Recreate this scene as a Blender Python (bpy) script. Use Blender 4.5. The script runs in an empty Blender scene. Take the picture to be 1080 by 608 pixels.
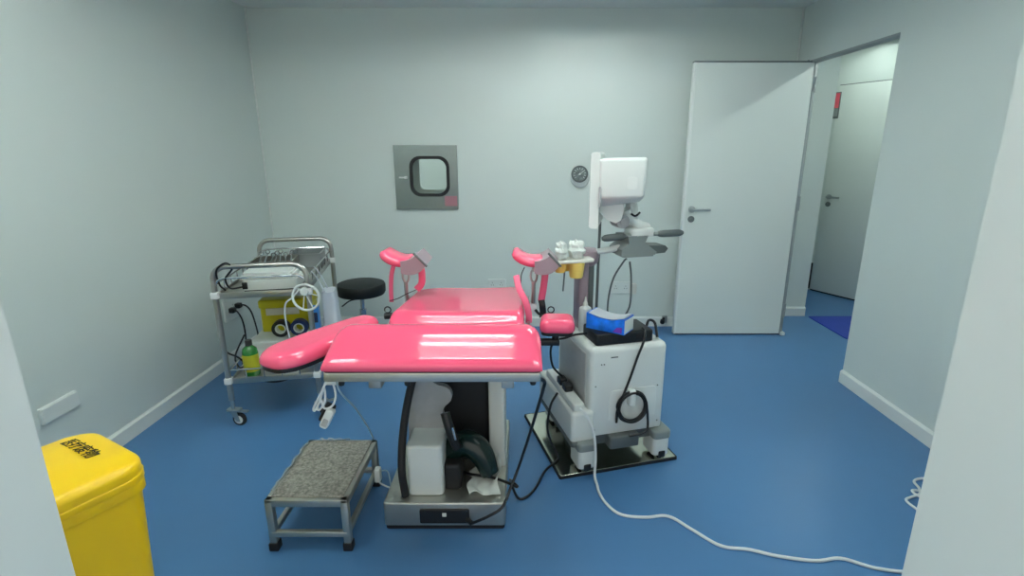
import bpy, bmesh, math, random
from mathutils import Vector, Matrix
random.seed(7)
PI = math.pi
scene = bpy.context.scene
COL = scene.collection

# ------------------------------------------------------------------ materials
def lin(r, g, b):
    def f(c):
        c /= 255.0
        return c / 12.92 if c <= 0.04045 else ((c + 0.055) / 1.055) ** 2.4
    return (f(r), f(g), f(b), 1.0)

def mat(name, rgb, rough=0.5, metal=0.0, noise=0.0, nscale=20.0, bump=0.0, bscale=60.0,
        emit=None, estr=0.0, trans=0.0, alpha=1.0, coat=0.0, spec=0.5, sss=0.0):
    m = bpy.data.materials.new(name)
    m.use_nodes = True
    nt = m.node_tree
    b = nt.nodes['Principled BSDF']
    b.inputs['Roughness'].default_value = rough
    b.inputs['Metallic'].default_value = metal
    b.inputs['Specular IOR Level'].default_value = spec
    b.inputs['Coat Weight'].default_value = coat
    b.inputs['Coat Roughness'].default_value = 0.05
    b.inputs['Transmission Weight'].default_value = trans
    b.inputs['Alpha'].default_value = alpha
    c = lin(*rgb)
    tc = nt.nodes.new('ShaderNodeTexCoord')
    if noise > 0:
        n = nt.nodes.new('ShaderNodeTexNoise')
        n.inputs['Scale'].default_value = nscale
        n.inputs['Detail'].default_value = 4
        nt.links.new(tc.outputs['Object'], n.inputs['Vector'])
        r = nt.nodes.new('ShaderNodeValToRGB')
        r.color_ramp.elements[0].position = 0.3
        r.color_ramp.elements[1].position = 0.7
        r.color_ramp.elements[0].color = tuple(x * (1 - noise) for x in c[:3]) + (1,)
        r.color_ramp.elements[1].color = tuple(min(1, x * (1 + noise)) for x in c[:3]) + (1,)
        nt.links.new(n.outputs['Fac'], r.inputs['Fac'])
        nt.links.new(r.outputs['Color'], b.inputs['Base Color'])
    else:
        b.inputs['Base Color'].default_value = c
    if bump > 0:
        n2 = nt.nodes.new('ShaderNodeTexNoise')
        n2.inputs['Scale'].default_value = bscale
        n2.inputs['Detail'].default_value = 3
        nt.links.new(tc.outputs['Object'], n2.inputs['Vector'])
        bp = nt.nodes.new('ShaderNodeBump')
        bp.inputs['Strength'].default_value = bump
        bp.inputs['Distance'].default_value = 0.01
        nt.links.new(n2.outputs['Fac'], bp.inputs['Height'])
        nt.links.new(bp.outputs['Normal'], b.inputs['Normal'])
    if emit:
        b.inputs['Emission Color'].default_value = lin(*emit)
        b.inputs['Emission Strength'].default_value = estr
    return m

M = {}
M['wall'] = mat('wall_panel_paint', (215, 224, 219), 0.42, noise=0.015, nscale=1.5)
M['ceiling'] = mat('ceiling_paint', (232, 236, 232), 0.6)
M['base'] = mat('baseboard_vinyl', (228, 233, 229), 0.4)
M['floor'] = mat('blue_vinyl_floor', (74, 122, 170), 0.34, noise=0.05, nscale=1.3, bump=0.04, bscale=2.5)
M['mat'] = mat('blue_mat', (38, 64, 160), 0.7, noise=0.05, nscale=8)
M['door'] = mat('door_panel_white', (220, 227, 222), 0.38)
M['alu'] = mat('aluminium', (186, 192, 192), 0.32, 1.0)
M['darkalu'] = mat('grey_seal', (104, 112, 112), 0.45)
M['frame_grey'] = mat('frame_grey_paint', (150, 158, 158), 0.4)
M['steel'] = mat('brushed_stainless', (186, 184, 178), 0.32, 1.0, noise=0.06, nscale=9)
M['satin'] = mat('satin_stainless', (196, 196, 188), 0.46, 1.0, noise=0.05, nscale=9)
M['steelcool'] = mat('cool_stainless', (142, 150, 148), 0.36, 1.0, noise=0.05, nscale=9)
M['chrome'] = mat('chrome', (205, 206, 206), 0.14, 1.0)
M['mirror'] = mat('polished_steel_sheet', (206, 208, 194), 0.16, 1.0)
M['pink'] = mat('pink_vinyl', (246, 92, 127), 0.09, coat=0.3, noise=0.02, nscale=4)
M['pinkstrap'] = mat('pink_strap', (236, 100, 136), 0.35)
M['mauve'] = mat('grey_mauve_plastic', (158, 140, 148), 0.35)
M['white'] = mat('white_plastic', (221, 227, 223), 0.35, noise=0.015, nscale=6)
M['white2'] = mat('warm_white_plastic', (220, 220, 210), 0.4)
M['cart'] = mat('cart_grey_white', (226, 231, 227), 0.38, noise=0.02, nscale=8)
M['cartside'] = mat('cart_grey_side', (172, 174, 174), 0.45, noise=0.05, nscale=30)
M['grey'] = mat('grey_plastic', (134, 142, 140), 0.4)
M['dgrey'] = mat('dark_grey_plastic', (92, 99, 98), 0.45)
M['black'] = mat('black_plastic', (22, 24, 26), 0.4)
M['rubber'] = mat('black_rubber', (20, 21, 24), 0.6)
M['bellows'] = mat('black_bellows', (24, 25, 27), 0.55, noise=0.1, nscale=10)
M['leather'] = mat('black_leather', (12, 19, 20), 0.55, bump=0.1, bscale=90)
M['green'] = mat('dark_green_plastic', (16, 38, 34), 0.25)
M['paper'] = mat('white_tissue', (222, 228, 222), 0.8, bump=0.3, bscale=40)
M['yellow'] = mat('yellow_bin_plastic', (248, 202, 0), 0.35, noise=0.02, nscale=6)
M['sharps'] = mat('yellow_sharps_plastic', (206, 192, 22), 0.3)
M['cup'] = mat('yellow_cup_plastic', (250, 220, 116), 0.35)
M['cuporange'] = mat('orange_yellow_cup_plastic', (250, 204, 100), 0.35)
M['label'] = mat('pale_label', (216, 210, 186), 0.6)
M['blue'] = mat('blue_tissue_pack', (28, 118, 232), 0.3, noise=0.25, nscale=30)
M['bluedark'] = mat('deep_blue_band', (26, 46, 92), 0.3)
M['purple'] = mat('purple_print', (120, 60, 180), 0.4)
M['bluepack'] = mat('bright_blue_pack', (80, 170, 255), 0.3)
M['bottlegreen'] = mat('green_bottle', (42, 128, 52), 0.2, coat=0.3)
M['bottlelabel'] = mat('yellow_green_label', (178, 176, 30), 0.5)
M['bottlecap'] = mat('dark_cap', (52, 52, 50), 0.4)
M['bagplastic'] = mat('translucent_bag', (216, 222, 232), 0.3, alpha=0.85)
M['film'] = mat('clear_film', (176, 186, 188), 0.25, alpha=0.7)
M['glass'] = mat('clear_glass', (235, 242, 240), 0.02, trans=1.0)
M['red'] = mat('muted_pink', (176, 122, 132), 0.5)
M['signred'] = mat('red_sign', (222, 84, 100), 0.5)
M['ink'] = mat('black_ink', (40, 30, 12), 0.6)
M['cordwhite'] = mat('white_cord', (222, 227, 227), 0.4)
M['cordblack'] = mat('black_cord', (16, 18, 22), 0.35)
M['cordgrey'] = mat('grey_cord', (92, 100, 100), 0.4)
M['tube'] = mat('clear_tube', (160, 186, 200), 0.3)
M['lamp'] = mat('lamp_tube_white', (255, 255, 255), 0.5, emit=(247, 255, 254), estr=26.0)
M['lamp_single'] = mat('single_lamp_tube_white', (255, 255, 255), 0.5, emit=(242, 255, 250), estr=90.0)
M['fill_dim'] = mat('dim_fill_tube_white', (255, 255, 255), 0.5, emit=(242, 255, 250), estr=10.0)
M['clamp'] = mat('white_clamp', (232, 234, 232), 0.4)
M['dial'] = mat('dial_face', (112, 122, 120), 0.3, noise=0.5, nscale=45)
M['mesh'] = mat('grey_tray', (142, 148, 148), 0.45, 0.4)

# plastic-film covered step top: speckled grey rubber
def step_mat():
    m = mat('speckled_step_rubber', (120, 120, 112), 0.38, bump=0.5, bscale=70)
    nt = m.node_tree; b = nt.nodes['Principled BSDF']
    tc = nt.nodes.new('ShaderNodeTexCoord')
    v = nt.nodes.new('ShaderNodeTexNoise'); v.inputs['Scale'].default_value = 95; v.inputs['Detail'].default_value = 6
    nt.links.new(tc.outputs['Object'], v.inputs['Vector'])
    r = nt.nodes.new('ShaderNodeValToRGB')
    r.color_ramp.elements[0].position = 0.35; r.color_ramp.elements[0].color = lin(112, 111, 104)
    r.color_ramp.elements[1].position = 0.68; r.color_ramp.elements[1].color = lin(172, 169, 158)
    nt.links.new(v.outputs['Fac'], r.inputs['Fac'])
    nt.links.new(r.outputs['Color'], b.inputs['Base Color'])
    return m
M['step'] = step_mat()

# ------------------------------------------------------------------ mesh helpers
def BM():
    return bmesh.new()

def box(bm, x0, x1, y0, y1, z0, z1, bev=0.0, seg=2, mtx=None):
    r = bmesh.ops.create_cube(bm, size=1.0)
    vs = r['verts']
    T = Matrix.Translation(((x0 + x1) / 2, (y0 + y1) / 2, (z0 + z1) / 2)) @ Matrix.Diagonal((abs(x1 - x0), abs(y1 - y0), abs(z1 - z0), 1))
    bmesh.ops.transform(bm, matrix=T, verts=vs)
    if bev > 0:
        es = list({e for v in vs for e in v.link_edges})
        res = bmesh.ops.bevel(bm, geom=es, offset=bev, segments=seg, profile=0.5, affect='EDGES')
        vs = list({v for f in res['faces'] for v in f.verts} | {v for v in vs if v.is_valid})
    if mtx is not None:
        bmesh.ops.transform(bm, matrix=mtx, verts=vs)
    return vs

def spline(pts, n=8, closed=False):
    P = [Vector(p) for p in pts]
    out = []
    N = len(P)
    rng = N if closed else N - 1
    for i in range(rng):
        p1, p2 = P[i], P[(i + 1) % N]
        p0 = P[i - 1] if (i > 0 or closed) else p1 * 2 - p2
        p3 = P[(i + 2) % N] if (i + 2 < N or closed) else p2 * 2 - p1
        for k in range(n):
            t = k / n
            out.append(0.5 * ((2 * p1) + (p2 - p0) * t + (2 * p0 - 5 * p1 + 4 * p2 - p3) * t * t + (3 * p1 - p0 - 3 * p2 + p3) * t ** 3))
    if not closed:
        out.append(P[-1])
    return out

def tube(bm, pts, r, seg=10, closed=False, flat=1.0, up=None, radii=None):
    P = [Vector(p) for p in pts]
    N = len(P)
    rings = []
    nrm = None
    for i in range(N):
        if closed:
            t = P[(i + 1) % N] - P[i - 1]
        else:
            t = P[min(i + 1, N - 1)] - P[max(i - 1, 0)]
        if t.length < 1e-9:
            t = Vector((0, 0, 1))
        t.normalize()
        if nrm is None:
            nrm = up and Vector(up) or (Vector((0, 0, 1)) if abs(t.z) < 0.9 else Vector((1, 0, 0)))
        nrm = nrm - t * nrm.dot(t)
        if nrm.length < 1e-6:
            nrm = t.orthogonal()
        nrm.normalize()
        bn = t.cross(nrm)
        rr = radii[i] if radii else r
        rings.append([bm.verts.new(P[i] + nrm * (math.cos(2 * PI * k / seg) * rr * flat) + bn * (math.sin(2 * PI * k / seg) * rr)) for k in range(seg)])
    for i in range(N if closed else N - 1):
        a, b = rings[i], rings[(i + 1) % N]
        for k in range(seg):
            bm.faces.new((a[k], a[(k + 1) % seg], b[(k + 1) % seg], b[k]))
    if not closed:
        bm.faces.new(rings[0][::-1]); bm.faces.new(rings[-1])

def lathe(bm, prof, seg=28, mtx=None):
    rings = []
    for r, z in prof:
        if r < 1e-6:
            rings.append([bm.verts.new((0, 0, z))])
        else:
            rings.append([bm.verts.new((r * math.cos(2 * PI * k / seg), r * math.sin(2 * PI * k / seg), z)) for k in range(seg)])
    for a, b in zip(rings, rings[1:]):
        for k in range(seg):
            k2 = (k + 1) % seg
            if len(a) == 1 and len(b) > 1:
                bm.faces.new((a[0], b[k2], b[k]))
            elif len(b) == 1 and len(a) > 1:
                bm.faces.new((a[k], a[k2], b[0]))
            elif len(a) > 1:
                bm.faces.new((a[k], a[k2], b[k2], b[k]))
    if len(rings[0]) > 1:
        bm.faces.new(rings[0][::-1])
    if len(rings[-1]) > 1:
        bm.faces.new(rings[-1])
    if mtx is not None:
        vs = [v for rg in rings for v in rg]
        bmesh.ops.transform(bm, matrix=mtx, verts=vs)

def cyl(bm, p0, p1, r, seg=16):
    tube(bm, [p0, p1], r, seg)

def round_outline(x0, x1, y0, y1, rad, n=6):
    """counter-clockwise; rad may be a 4-list for corners (x0y0, x1y0, x1y1, x0y1)"""
    rs = rad if isinstance(rad, (list, tuple)) else [rad] * 4
    cs = [(x0, y0, PI, rs[0], 1, 1), (x1, y0, 1.5 * PI, rs[1], -1, 1), (x1, y1, 0, rs[2], -1, -1), (x0, y1, 0.5 * PI, rs[3], 1, -1)]
    out = []
    for cx, cy, a0, r, sx, sy in cs:
        for k in range(n + 1):
            a = a0 + (PI / 2) * k / n
            out.append((cx + sx * r + r * math.cos(a), cy + sy * r + r * math.sin(a)))
    return out

def inset(poly, d):
    N = len(poly)
    out = []
    for i in range(N):
        a, p, b = poly[i - 1], poly[i], poly[(i + 1) % N]
        e1 = Vector((p[0] - a[0], p[1] - a[1])); e2 = Vector((b[0] - p[0], b[1] - p[1]))
        if e1.length < 1e-7: e1 = e2
        if e2.length < 1e-7: e2 = e1
        n = Vector((-(e1.y), e1.x)).normalized() + Vector((-(e2.y), e2.x)).normalized()
        n = n.normalized() if n.length > 1e-6 else Vector((0, 0))
        out.append((p[0] + n.x * d, p[1] + n.y * d))
    return out

def slab(bm, poly, z0, z1, edge=0.0, bot=None, nseg=5, top=None, inner=3, mtx=None):
    """rounded slab: outline poly (CCW), rounded top edge radius, optional top height function"""
    cx = sum(p[0] for p in poly) / len(poly); cy = sum(p[1] for p in poly) / len(poly)
    rings = []
    bot = edge * 0.3 if bot is None else bot
    def H(x, y, z):
        if top is None: return z
        f = (z - z0) / (z1 - z0)
        return z0 + f * (top(x, y) - z0)
    if bot > 0:
        for k in range(3):
            a = PI / 2 * k / 2
            rings.append((inset(poly, bot * (1 - math.sin(a))), z0 + bot * (1 - math.cos(a))))
    else:
        rings.append((poly, z0))
    if edge > 0:
        for k in range(nseg + 1):
            a = PI / 2 * k / nseg
            rings.append((inset(poly, edge * (1 - math.cos(a))), z1 - edge + edge * math.sin(a)))
    else:
        rings.append((poly, z1))
    last = rings[-1][0]
    for k in range(1, inner + 1):
        f = 1 - k / (inner + 1)
        rings.append(([(cx + (p[0] - cx) * f, cy + (p[1] - cy) * f) for p in last], z1))
    vr = [[bm.verts.new((p[0], p[1], H(p[0], p[1], z))) for p in pl] for pl, z in rings]
    N = len(poly)
    for a, b in zip(vr, vr[1:]):
        for k in range(N):
            bm.faces.new((a[k], a[(k + 1) % N], b[(k + 1) % N], b[k]))
    bm.faces.new(vr[0][::-1])
    c = bm.verts.new((cx, cy, H(cx, cy, z1)))
    for k in range(N):
        bm.faces.new((vr[-1][k], vr[-1][(k + 1) % N], c))
    if mtx is not None:
        bmesh.ops.transform(bm, matrix=mtx, verts=[v for r in vr for v in r] + [c])

def prism(bm, pts, mtx, depth):
    """2D outline extruded along local z by depth, placed by mtx"""
    a = [bm.verts.new(mtx @ Vector((p[0], p[1], 0))) for p in pts]
    b = [bm.verts.new(mtx @ Vector((p[0], p[1], depth))) for p in pts]
    N = len(pts)
    bm.faces.new(a[::-1]); bm.faces.new(b)
    for k in range(N):
        bm.faces.new((a[k], a[(k + 1) % N], b[(k + 1) % N], b[k]))

def frame(o, x, y):
    """matrix with origin o, local x and y directions (z = x cross y)"""
    X = Vector(x).normalized(); Z = X.cross(Vector(y)).normalized(); Y = Z.cross(X)
    m = Matrix.Identity(4)
    for i in range(3):
        m[i][0], m[i][1], m[i][2], m[i][3] = X[i], Y[i], Z[i], o[i]
    return m
XZ = lambda o: frame(o, (1, 0, 0), (0, 0, 1))        # local z points to -Y (toward the camera)

WORLD = {}
def offset_of(parent):
    p = parent
    while p is not None:
        if p.name in WORLD: return WORLD[p.name]
        p = p.parent
    return Vector((0, 0, 0))

def obj(name, bm, m, parent=None, label=None, sharp=40):
    me = bpy.data.meshes.new(name)
    off = offset_of(parent)
    if off.length > 0:
        bmesh.ops.translate(bm, verts=bm.verts[:], vec=-off)
    bmesh.ops.recalc_face_normals(bm, faces=bm.faces[:])
    bm.to_mesh(me); bm.free()
    me.polygons.foreach_set('use_smooth', [True] * len(me.polygons))
    me.set_sharp_from_angle(angle=math.radians(sharp))
    me.materials.append(M[m] if isinstance(m, str) else m)
    o = bpy.data.objects.new(name, me)
    COL.objects.link(o)
    if parent is not None: o.parent = parent
    if label: o['label'] = label
    return o

def tag(o, label, cat, group=None, kind=None):
    o['label'] = label; o['category'] = cat
    if group: o['group'] = group
    if kind: o['kind'] = kind
    return o

def thing(name, label, cat, loc=(0, 0, 0), rotz=0.0, group=None, world=False):
    o = bpy.data.objects.new(name, None)
    COL.objects.link(o)
    o.empty_display_size = 0.05
    o.location = loc; o.rotation_euler = (0, 0, rotz)
    tag(o, label, cat, group)
    if world: WORLD[o.name] = Vector(loc)
    return o

def solo(name, bm, m, label, cat, group=None, sharp=40):
    lo = Vector([min(v.co[i] for v in bm.verts) for i in range(3)])
    hi = Vector([max(v.co[i] for v in bm.verts) for i in range(3)])
    o0 = Vector(((lo.x + hi.x) / 2, (lo.y + hi.y) / 2, lo.z))
    bmesh.ops.translate(bm, verts=bm.verts[:], vec=-o0)
    o = obj(name, bm, m, None, None, sharp)
    o.location = o0
    return tag(o, label, cat, group)

def struct(name, bm, m, label=None, parent=None):
    o = obj(name, bm, m, parent)
    if parent is None:
        o['kind'] = 'structure'
        if label: o['label'] = label
    return o

# ------------------------------------------------------------------ camera
H = 1.47
cam_d = bpy.data.cameras.new('camera')
cam_d.sensor_width = 36.0
cam_d.lens = 36.0 * 545 / 1080
cam_d.shift_x = -12 / 1080
cam_d.clip_start = 0.02
cam = bpy.data.objects.new('camera', cam_d)
COL.objects.link(cam)
cam.location = (0, 0, H)
cam.rotation_euler = (PI / 2 - math.atan(145 / 545), 0, 0)
scene.camera = cam

# ------------------------------------------------------------------ room shell
XL, XR, YF, YB, ZC = -2.075, 2.09, 0.80, 4.25, 2.5
WT = 0.05
bm = BM(); box(bm, -3.2, 5.2, -2.2, 7.6, -0.08, 0.0)
struct('floor', bm, 'floor', 'blue vinyl floor')
bm = BM(); box(bm, XL - 0.1, 5.2, YF - 0.25, 7.6, ZC, ZC + 0.06)
struct('ceiling', bm, 'ceiling', 'pale grey ceiling')
bm = BM(); box(bm, XL - WT, XL, YF - 0.25, YB + WT, 0, ZC)
struct('wall_left', bm, 'wall', 'pale grey-green left wall')

# back wall with the hatch opening
HX0, HX1, HZ0, HZ1 = -1.00, -0.56, 1.04, 1.48
bm = BM()
for a in ((XL, HX0, 0, ZC), (HX1, XR + WT, 0, ZC), (HX0, HX1, 0, HZ0), (HX0, HX1, HZ1, ZC)):
    box(bm, a[0], a[1], YB, YB + WT, a[2], a[3])
struct('wall_back', bm, 'wall', 'pale grey-green back wall')

# right wall with the doorway
DY0, DY1, DZ = 3.13, 4.075, 2.10
bm = BM()
box(bm, XR, XR + WT, YF - 0.25, DY0, 0, ZC)
box(bm, XR, XR + WT, DY1, YB + WT, 0, ZC)
box(bm, XR, XR + WT, DY0, DY1, DZ, ZC)
struct('wall_right', bm, 'wall', 'pale grey-green right wall with doorway')

# wall the camera looks through (open double doorway)
JX0, JX1 = -0.842, 0.711
bm = BM()
box(bm, XL - 0.6, JX0, YF - 0.25, YF, 0, ZC)
box(bm, JX1, XR + 0.05, YF - 0.25, YF, 0, ZC)
box(bm, JX0, JX1, YF - 0.25, YF, 2.2, ZC)
struct('wall_front', bm, 'wall', 'pale doorway wall in the foreground')

# corridor beyond the doorway
bm = BM(); box(bm, XR + WT, 2.585, 4.54, 7.3, 0, ZC)
struct('wall_corridor', bm, 'wall', 'corridor wall return beyond the open door')
d = Vector((0.47, -0.883, 0)).normalized(); nrm = Vector((d.y, -d.x, 0))   # corridor wall runs oblique
P1 = Vector((3.13, 5.44, 0))
def obl(s, out, z):
    return P1 + d * s + nrm * out + Vector((0, 0, z))
OBL = frame(P1, d, (0, 0, 1))            # local x along the wall, y up, z out of the wall
bm = BM(); box(bm, -2.1, 3.6, 0, ZC, -0.08, 0, mtx=OBL)
struct('wall_corridor_right', bm, 'wall', 'oblique corridor wall holding the far door')
bm = BM(); box(bm, XR + WT, 5.2, 1.4, 1.46, 0, ZC)
struct('wall_corridor_near', bm, 'wall', 'near end wall of the corridor')
bm = BM(); box(bm, XR + WT, 3.2, 7.3, 7.36, 0, ZC)
struct('wall_corridor_far', bm, 'wall', 'far end wall of the corridor')

# baseboards (tapered coved strips)
def base_strip(bm, p0, p1, out, h=0.085, t=0.016):
    p0 = Vector(p0); p1 = Vector(p1); out = Vector(out)
    prof = [(0, 0), (t, 0), (t, h - 0.012), (t * 0.35, h), (0, h)]
    A = [bm.verts.new(p0 + out * a + Vector((0, 0, b))) for a, b in prof]
    B = [bm.verts.new(p1 + out * a + Vector((0, 0, b))) for a, b in prof]
    for k in range(5):
        bm.faces.new((A[k], A[(k + 1) % 5], B[(k + 1) % 5], B[k]))
    bm.faces.new(A); bm.faces.new(B[::-1])
bm = BM(); base_strip(bm, (XL, YF, 0), (XL, YB, 0), (1, 0, 0)); struct('baseboard_left', bm, 'base', 'white baseboard of the left wall')
bm = BM(); base_strip(bm, (XL, YB, 0), (XR, YB, 0), (0, -1, 0)); struct('baseboard_back', bm, 'base', 'white baseboard of the back wall')
bm = BM(); base_strip(bm, (XR, YF, 0), (XR, DY0 + 0.0, 0), (-1, 0, 0)); struct('baseboard_right', bm, 'base', 'white baseboard of the right wall')
bm = BM(); base_strip(bm, (XR + WT, 4.54, 0), (2.585, 4.54, 0), (0, -1, 0)); struct('baseboard_corridor', bm, 'base', 'white baseboard of the corridor')

# corner strip in the back left corner, back right corner
bm = BM()
box(bm, XL, XL + 0.012, YB - 0.012, YB, 0.085, ZC, 0.004)
struct('trim_1', bm, 'base', 'corner strip of left and back wall')
bm = BM()
box(bm, XR - 0.012, XR, YB - 0.012, YB, 0.085, ZC, 0.004)
struct('trim_2', bm, 'base', 'corner strip of right and back wall')

# doorway lining
bm = BM()
box(bm, XR - 0.006, XR + WT + 0.006, DY1, DY1 + 0.02, 0, DZ + 0.012, 0.002)
box(bm, XR - 0.006, XR + WT + 0.006, DY0, DY1, DZ - 0.012, DZ + 0.004, 0.002)
struct('trim_3', bm, 'frame_grey', 'aluminium lining of the doorway')

# ------------------------------------------------------------------ door leaf, open into the room
def door_handle(parent, o, xd, out, label=None):
    """lever handle: o = spindle point on the leaf, xd = lever direction, out = leaf normal"""
    o = Vector(o); xd = Vector(xd); out = Vector(out)
    b = BM()
    cyl(b, o, o + out * 0.010, 0.026, 20)
    cyl(b, o + out * 0.008, o + out * 0.048, 0.010, 12)
    pts = [o + out * 0.046, o + out * 0.052 + xd * 0.02, o + out * 0.052 + xd * 0.06, o + out * 0.05 + xd * 0.128]
    tube(b, spline(pts, 5), 0.0095, 10)
    h = obj('door_handle', b, 'alu', parent, label)
    b = BM()
    q = o + Vector((0, 0, -0.075))
    cyl(b, q, q + out * 0.010, 0.025, 20)
    cyl(b, q + out * 0.009, q + out * 0.016, 0.010, 12)
    obj('lock_cylinder', b, 'darkalu', parent)
    return h

LX0, LX1, LY = 1.235, 2.118, 4.022
bm = BM(); box(bm, LX0 + 0.018, LX1 - 0.012, LY, LY + 0.042, 0.012, 2.085)
door = struct('door_1', bm, 'door', 'tall white door standing open in front of the back wall')
bm = BM(); box(bm, LX0, LX0 + 0.02, LY - 0.003, LY + 0.045, 0.010, 2.088, 0.003); obj('edge_strip', bm, 'base', door)
bm = BM(); box(bm, LX1 - 0.014, LX1 + 0.010, LY - 0.004, LY + 0.045, 0.010, 2.088, 0.003); obj('edge_strip', bm, 'frame_grey', door, 'grey hinge edge')
bm = BM(); box(bm, LX0, LX1, LY - 0.003, LY + 0.044, 2.085, 2.096, 0.002); obj('top_strip', bm, 'darkalu', door)
bm = BM(); box(bm, LX0 + 0.01, LX1, LY + 0.004, LY + 0.038, 0.002, 0.014); obj('bottom_seal', bm, 'rubber', door)
for z in (0.16, 1.02, 1.88):
    bm = BM(); cyl(bm, (LX1 + 0.006, LY - 0.006, z), (LX1 + 0.006, LY - 0.006, z + 0.11), 0.008, 10); obj('hinge', bm, 'frame_grey', door)
bm = BM(); slab(bm, round_outline(LX1 - 0.005, LX1 + 0.026, LY - 0.028, LY + 0.02, 0.006), 0.002, 0.03, 0.006); obj('pivot_foot', bm, 'white', door)
door_handle(door, (1.302, LY, 1.03), (1, 0, 0), (0, -1, 0))

# far door in the corridor
bm = BM(); box(bm, 0.0, 0.92, 0.015, 2.09, -0.01, 0.012, 0.003, mtx=OBL)
fdoor = struct('door_2', bm, 'door', 'white closed door at the end of the corridor')
bm = BM(); box(bm, 0.0, 0.92, 0.002, 0.016, -0.01, 0.008, mtx=OBL); obj('bottom_seal', bm, 'rubber', fdoor)
bm = BM(); box(bm, 0.0, 0.92, 2.09, 2.098, -0.01, 0.006, mtx=OBL); obj('top_strip', bm, 'darkalu', fdoor)
on = OBL.to_3x3() @ Vector((0, 0, 1))
door_handle(fdoor, OBL @ Vector((0.06, 1.01, 0.012)), d, on)
bm = BM(); box(bm, -0.05, -0.012, 0.02, 0.30, 0.0, 0.02, 0.004, mtx=OBL)  # narrow dark strip left of the far door leaf
tag(obj('dark_strip', bm, 'rubber'), 'thin dark strip at the foot of the far corridor door', 'door stop')
# red sign beside the far door
sg = thing('door_sign', 'narrow red and grey sign plate beside the top of the far corridor door', 'sign', OBL @ Vector((-0.01, 1.78, 0.0)), 0, world=True)
bm = BM(); box(bm, -0.045, 0.03, 1.78, 2.03, 0.012, 0.02, 0.002, mtx=OBL); obj('sign_plate', bm, 'dgrey', sg)
bm = BM(); box(bm, -0.038, 0.023, 1.88, 2.02, 0.0195, 0.0225, mtx=OBL); obj('sign_face', bm, 'signred', sg)
bm = BM(); box(bm, -0.038, 0.023, 1.80, 1.875, 0.0195, 0.0225, mtx=OBL); obj('sign_strip', bm, 'grey', sg)

# blue mat outside the door
bm = BM(); slab(bm, round_outline(2.60, 3.25, 3.92, 4.50, 0.02), 0.0, 0.008, 0.003)
solo('door_mat', bm, 'mat', 'bright blue mat on the corridor floor outside the doorway', 'mat')

# ------------------------------------------------------------------ pass-through hatch
hp = thing('pass_through_hatch', 'square stainless steel pass-through hatch with rounded window in back wall', 'hatch', (-0.78, YB, 1.0), 0, world=True)
def ring_plate(bm, outer, inner, mtx, depth):
    N = len(outer)
    vs = {}
    for nm, pl in (('o', outer), ('i', inner)):
        for z in (0, depth):
            vs[nm, z] = [bm.verts.new(mtx @ Vector((p[0], p[1], z))) for p in pl]
    for k in range(N):
        k2 = (k + 1) % N
        bm.faces.new((vs['o', depth][k], vs['o', depth][k2], vs['i', depth][k2], vs['i', depth][k]))
        bm.faces.new((vs['o', 0][k2], vs['o', 0][k], vs['i', 0][k], vs['i', 0][k2]))
        bm.faces.new((vs['o', 0][k], vs['o', 0][k2], vs['o', depth][k2], vs['o', depth][k]))
        bm.faces.new((vs['i', 0][k2], vs['i', 0][k], vs['i', depth][k], vs['i', depth][k2]))
wx0, wx1, wz0, wz1 = -0.905, -0.595, 1.115, 1.425
bm = BM()
ring_plate(bm, round_outline(-1.03, -0.528, 1.007, 1.512, 0.003), round_outline(wx0 + 0.008, wx1 - 0.008, wz0 + 0.008, wz1 - 0.008, 0.06), XZ((0, YB, 0)), 0.022)
obj('steel_door', bm, 'steelcool', hp)
bm = BM()
ring_plate(bm, round_outline(wx0 - 0.004, wx1 + 0.004, wz0 - 0.004, wz1 + 0.004, 0.085), round_outline(wx0 + 0.02, wx1 - 0.02, wz0 + 0.02, wz1 - 0.02, 0.07), XZ((0, YB - 0.018, 0)), 0.012)
obj('window_gasket', bm, 'rubber', hp)
bm = BM(); prism(bm, round_outline(wx0 + 0.012, wx1 - 0.012, wz0 + 0.012, wz1 - 0.012, 0.05), XZ((0, YB - 0.006, 0)), 0.006)
obj('window_pane', bm, 'glass', hp)
# inside of the hatch: an open-backed steel chamber with shelf and far window frame
bm = BM()
T = 0.004; yb = YB + 0.5
box(bm, HX0, HX0 + T, YB, yb, HZ0, HZ1); box(bm, HX1 - T, HX1, YB, yb, HZ0, HZ1)
box(bm, HX0, HX1, YB, yb, HZ0, HZ0 + T); box(bm, HX0, HX1, YB, yb, HZ1 - T, HZ1)
obj('chamber', bm, 'cart', hp)
bm = BM()
ring_plate(bm, round_outline(HX0, HX1, HZ0, HZ1, 0.003), round_outline(HX0 + 0.07, HX1 - 0.06, HZ0 + 0.09, HZ1 - 0.02, 0.05), XZ((0, yb, 0)), 0.015)
obj('far_frame', bm, 'cart', hp)
bm = BM(); box(bm, -0.995, -0.935, YB - 0.034, YB - 0.022, 1.255, 1.268, 0.003); box(bm, -0.95, -0.925, YB - 0.04, YB - 0.022, 1.25, 1.273, 0.004)
obj('latch', bm, 'clamp', hp)
bm = BM(); box(bm, -0.636, -0.536, YB - 0.0245, YB - 0.0218, 1.035, 1.115); obj('patch', bm, 'red', hp, 'muted pink sticker')  # muted pink rectangle low on the right of the steel door

bm = BM(); box(bm, -2.2, 0.6, 5.7, 5.75, 0, ZC); struct('wall_hatch_room', bm, 'wall', 'wall of the room beyond the hatch')
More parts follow.
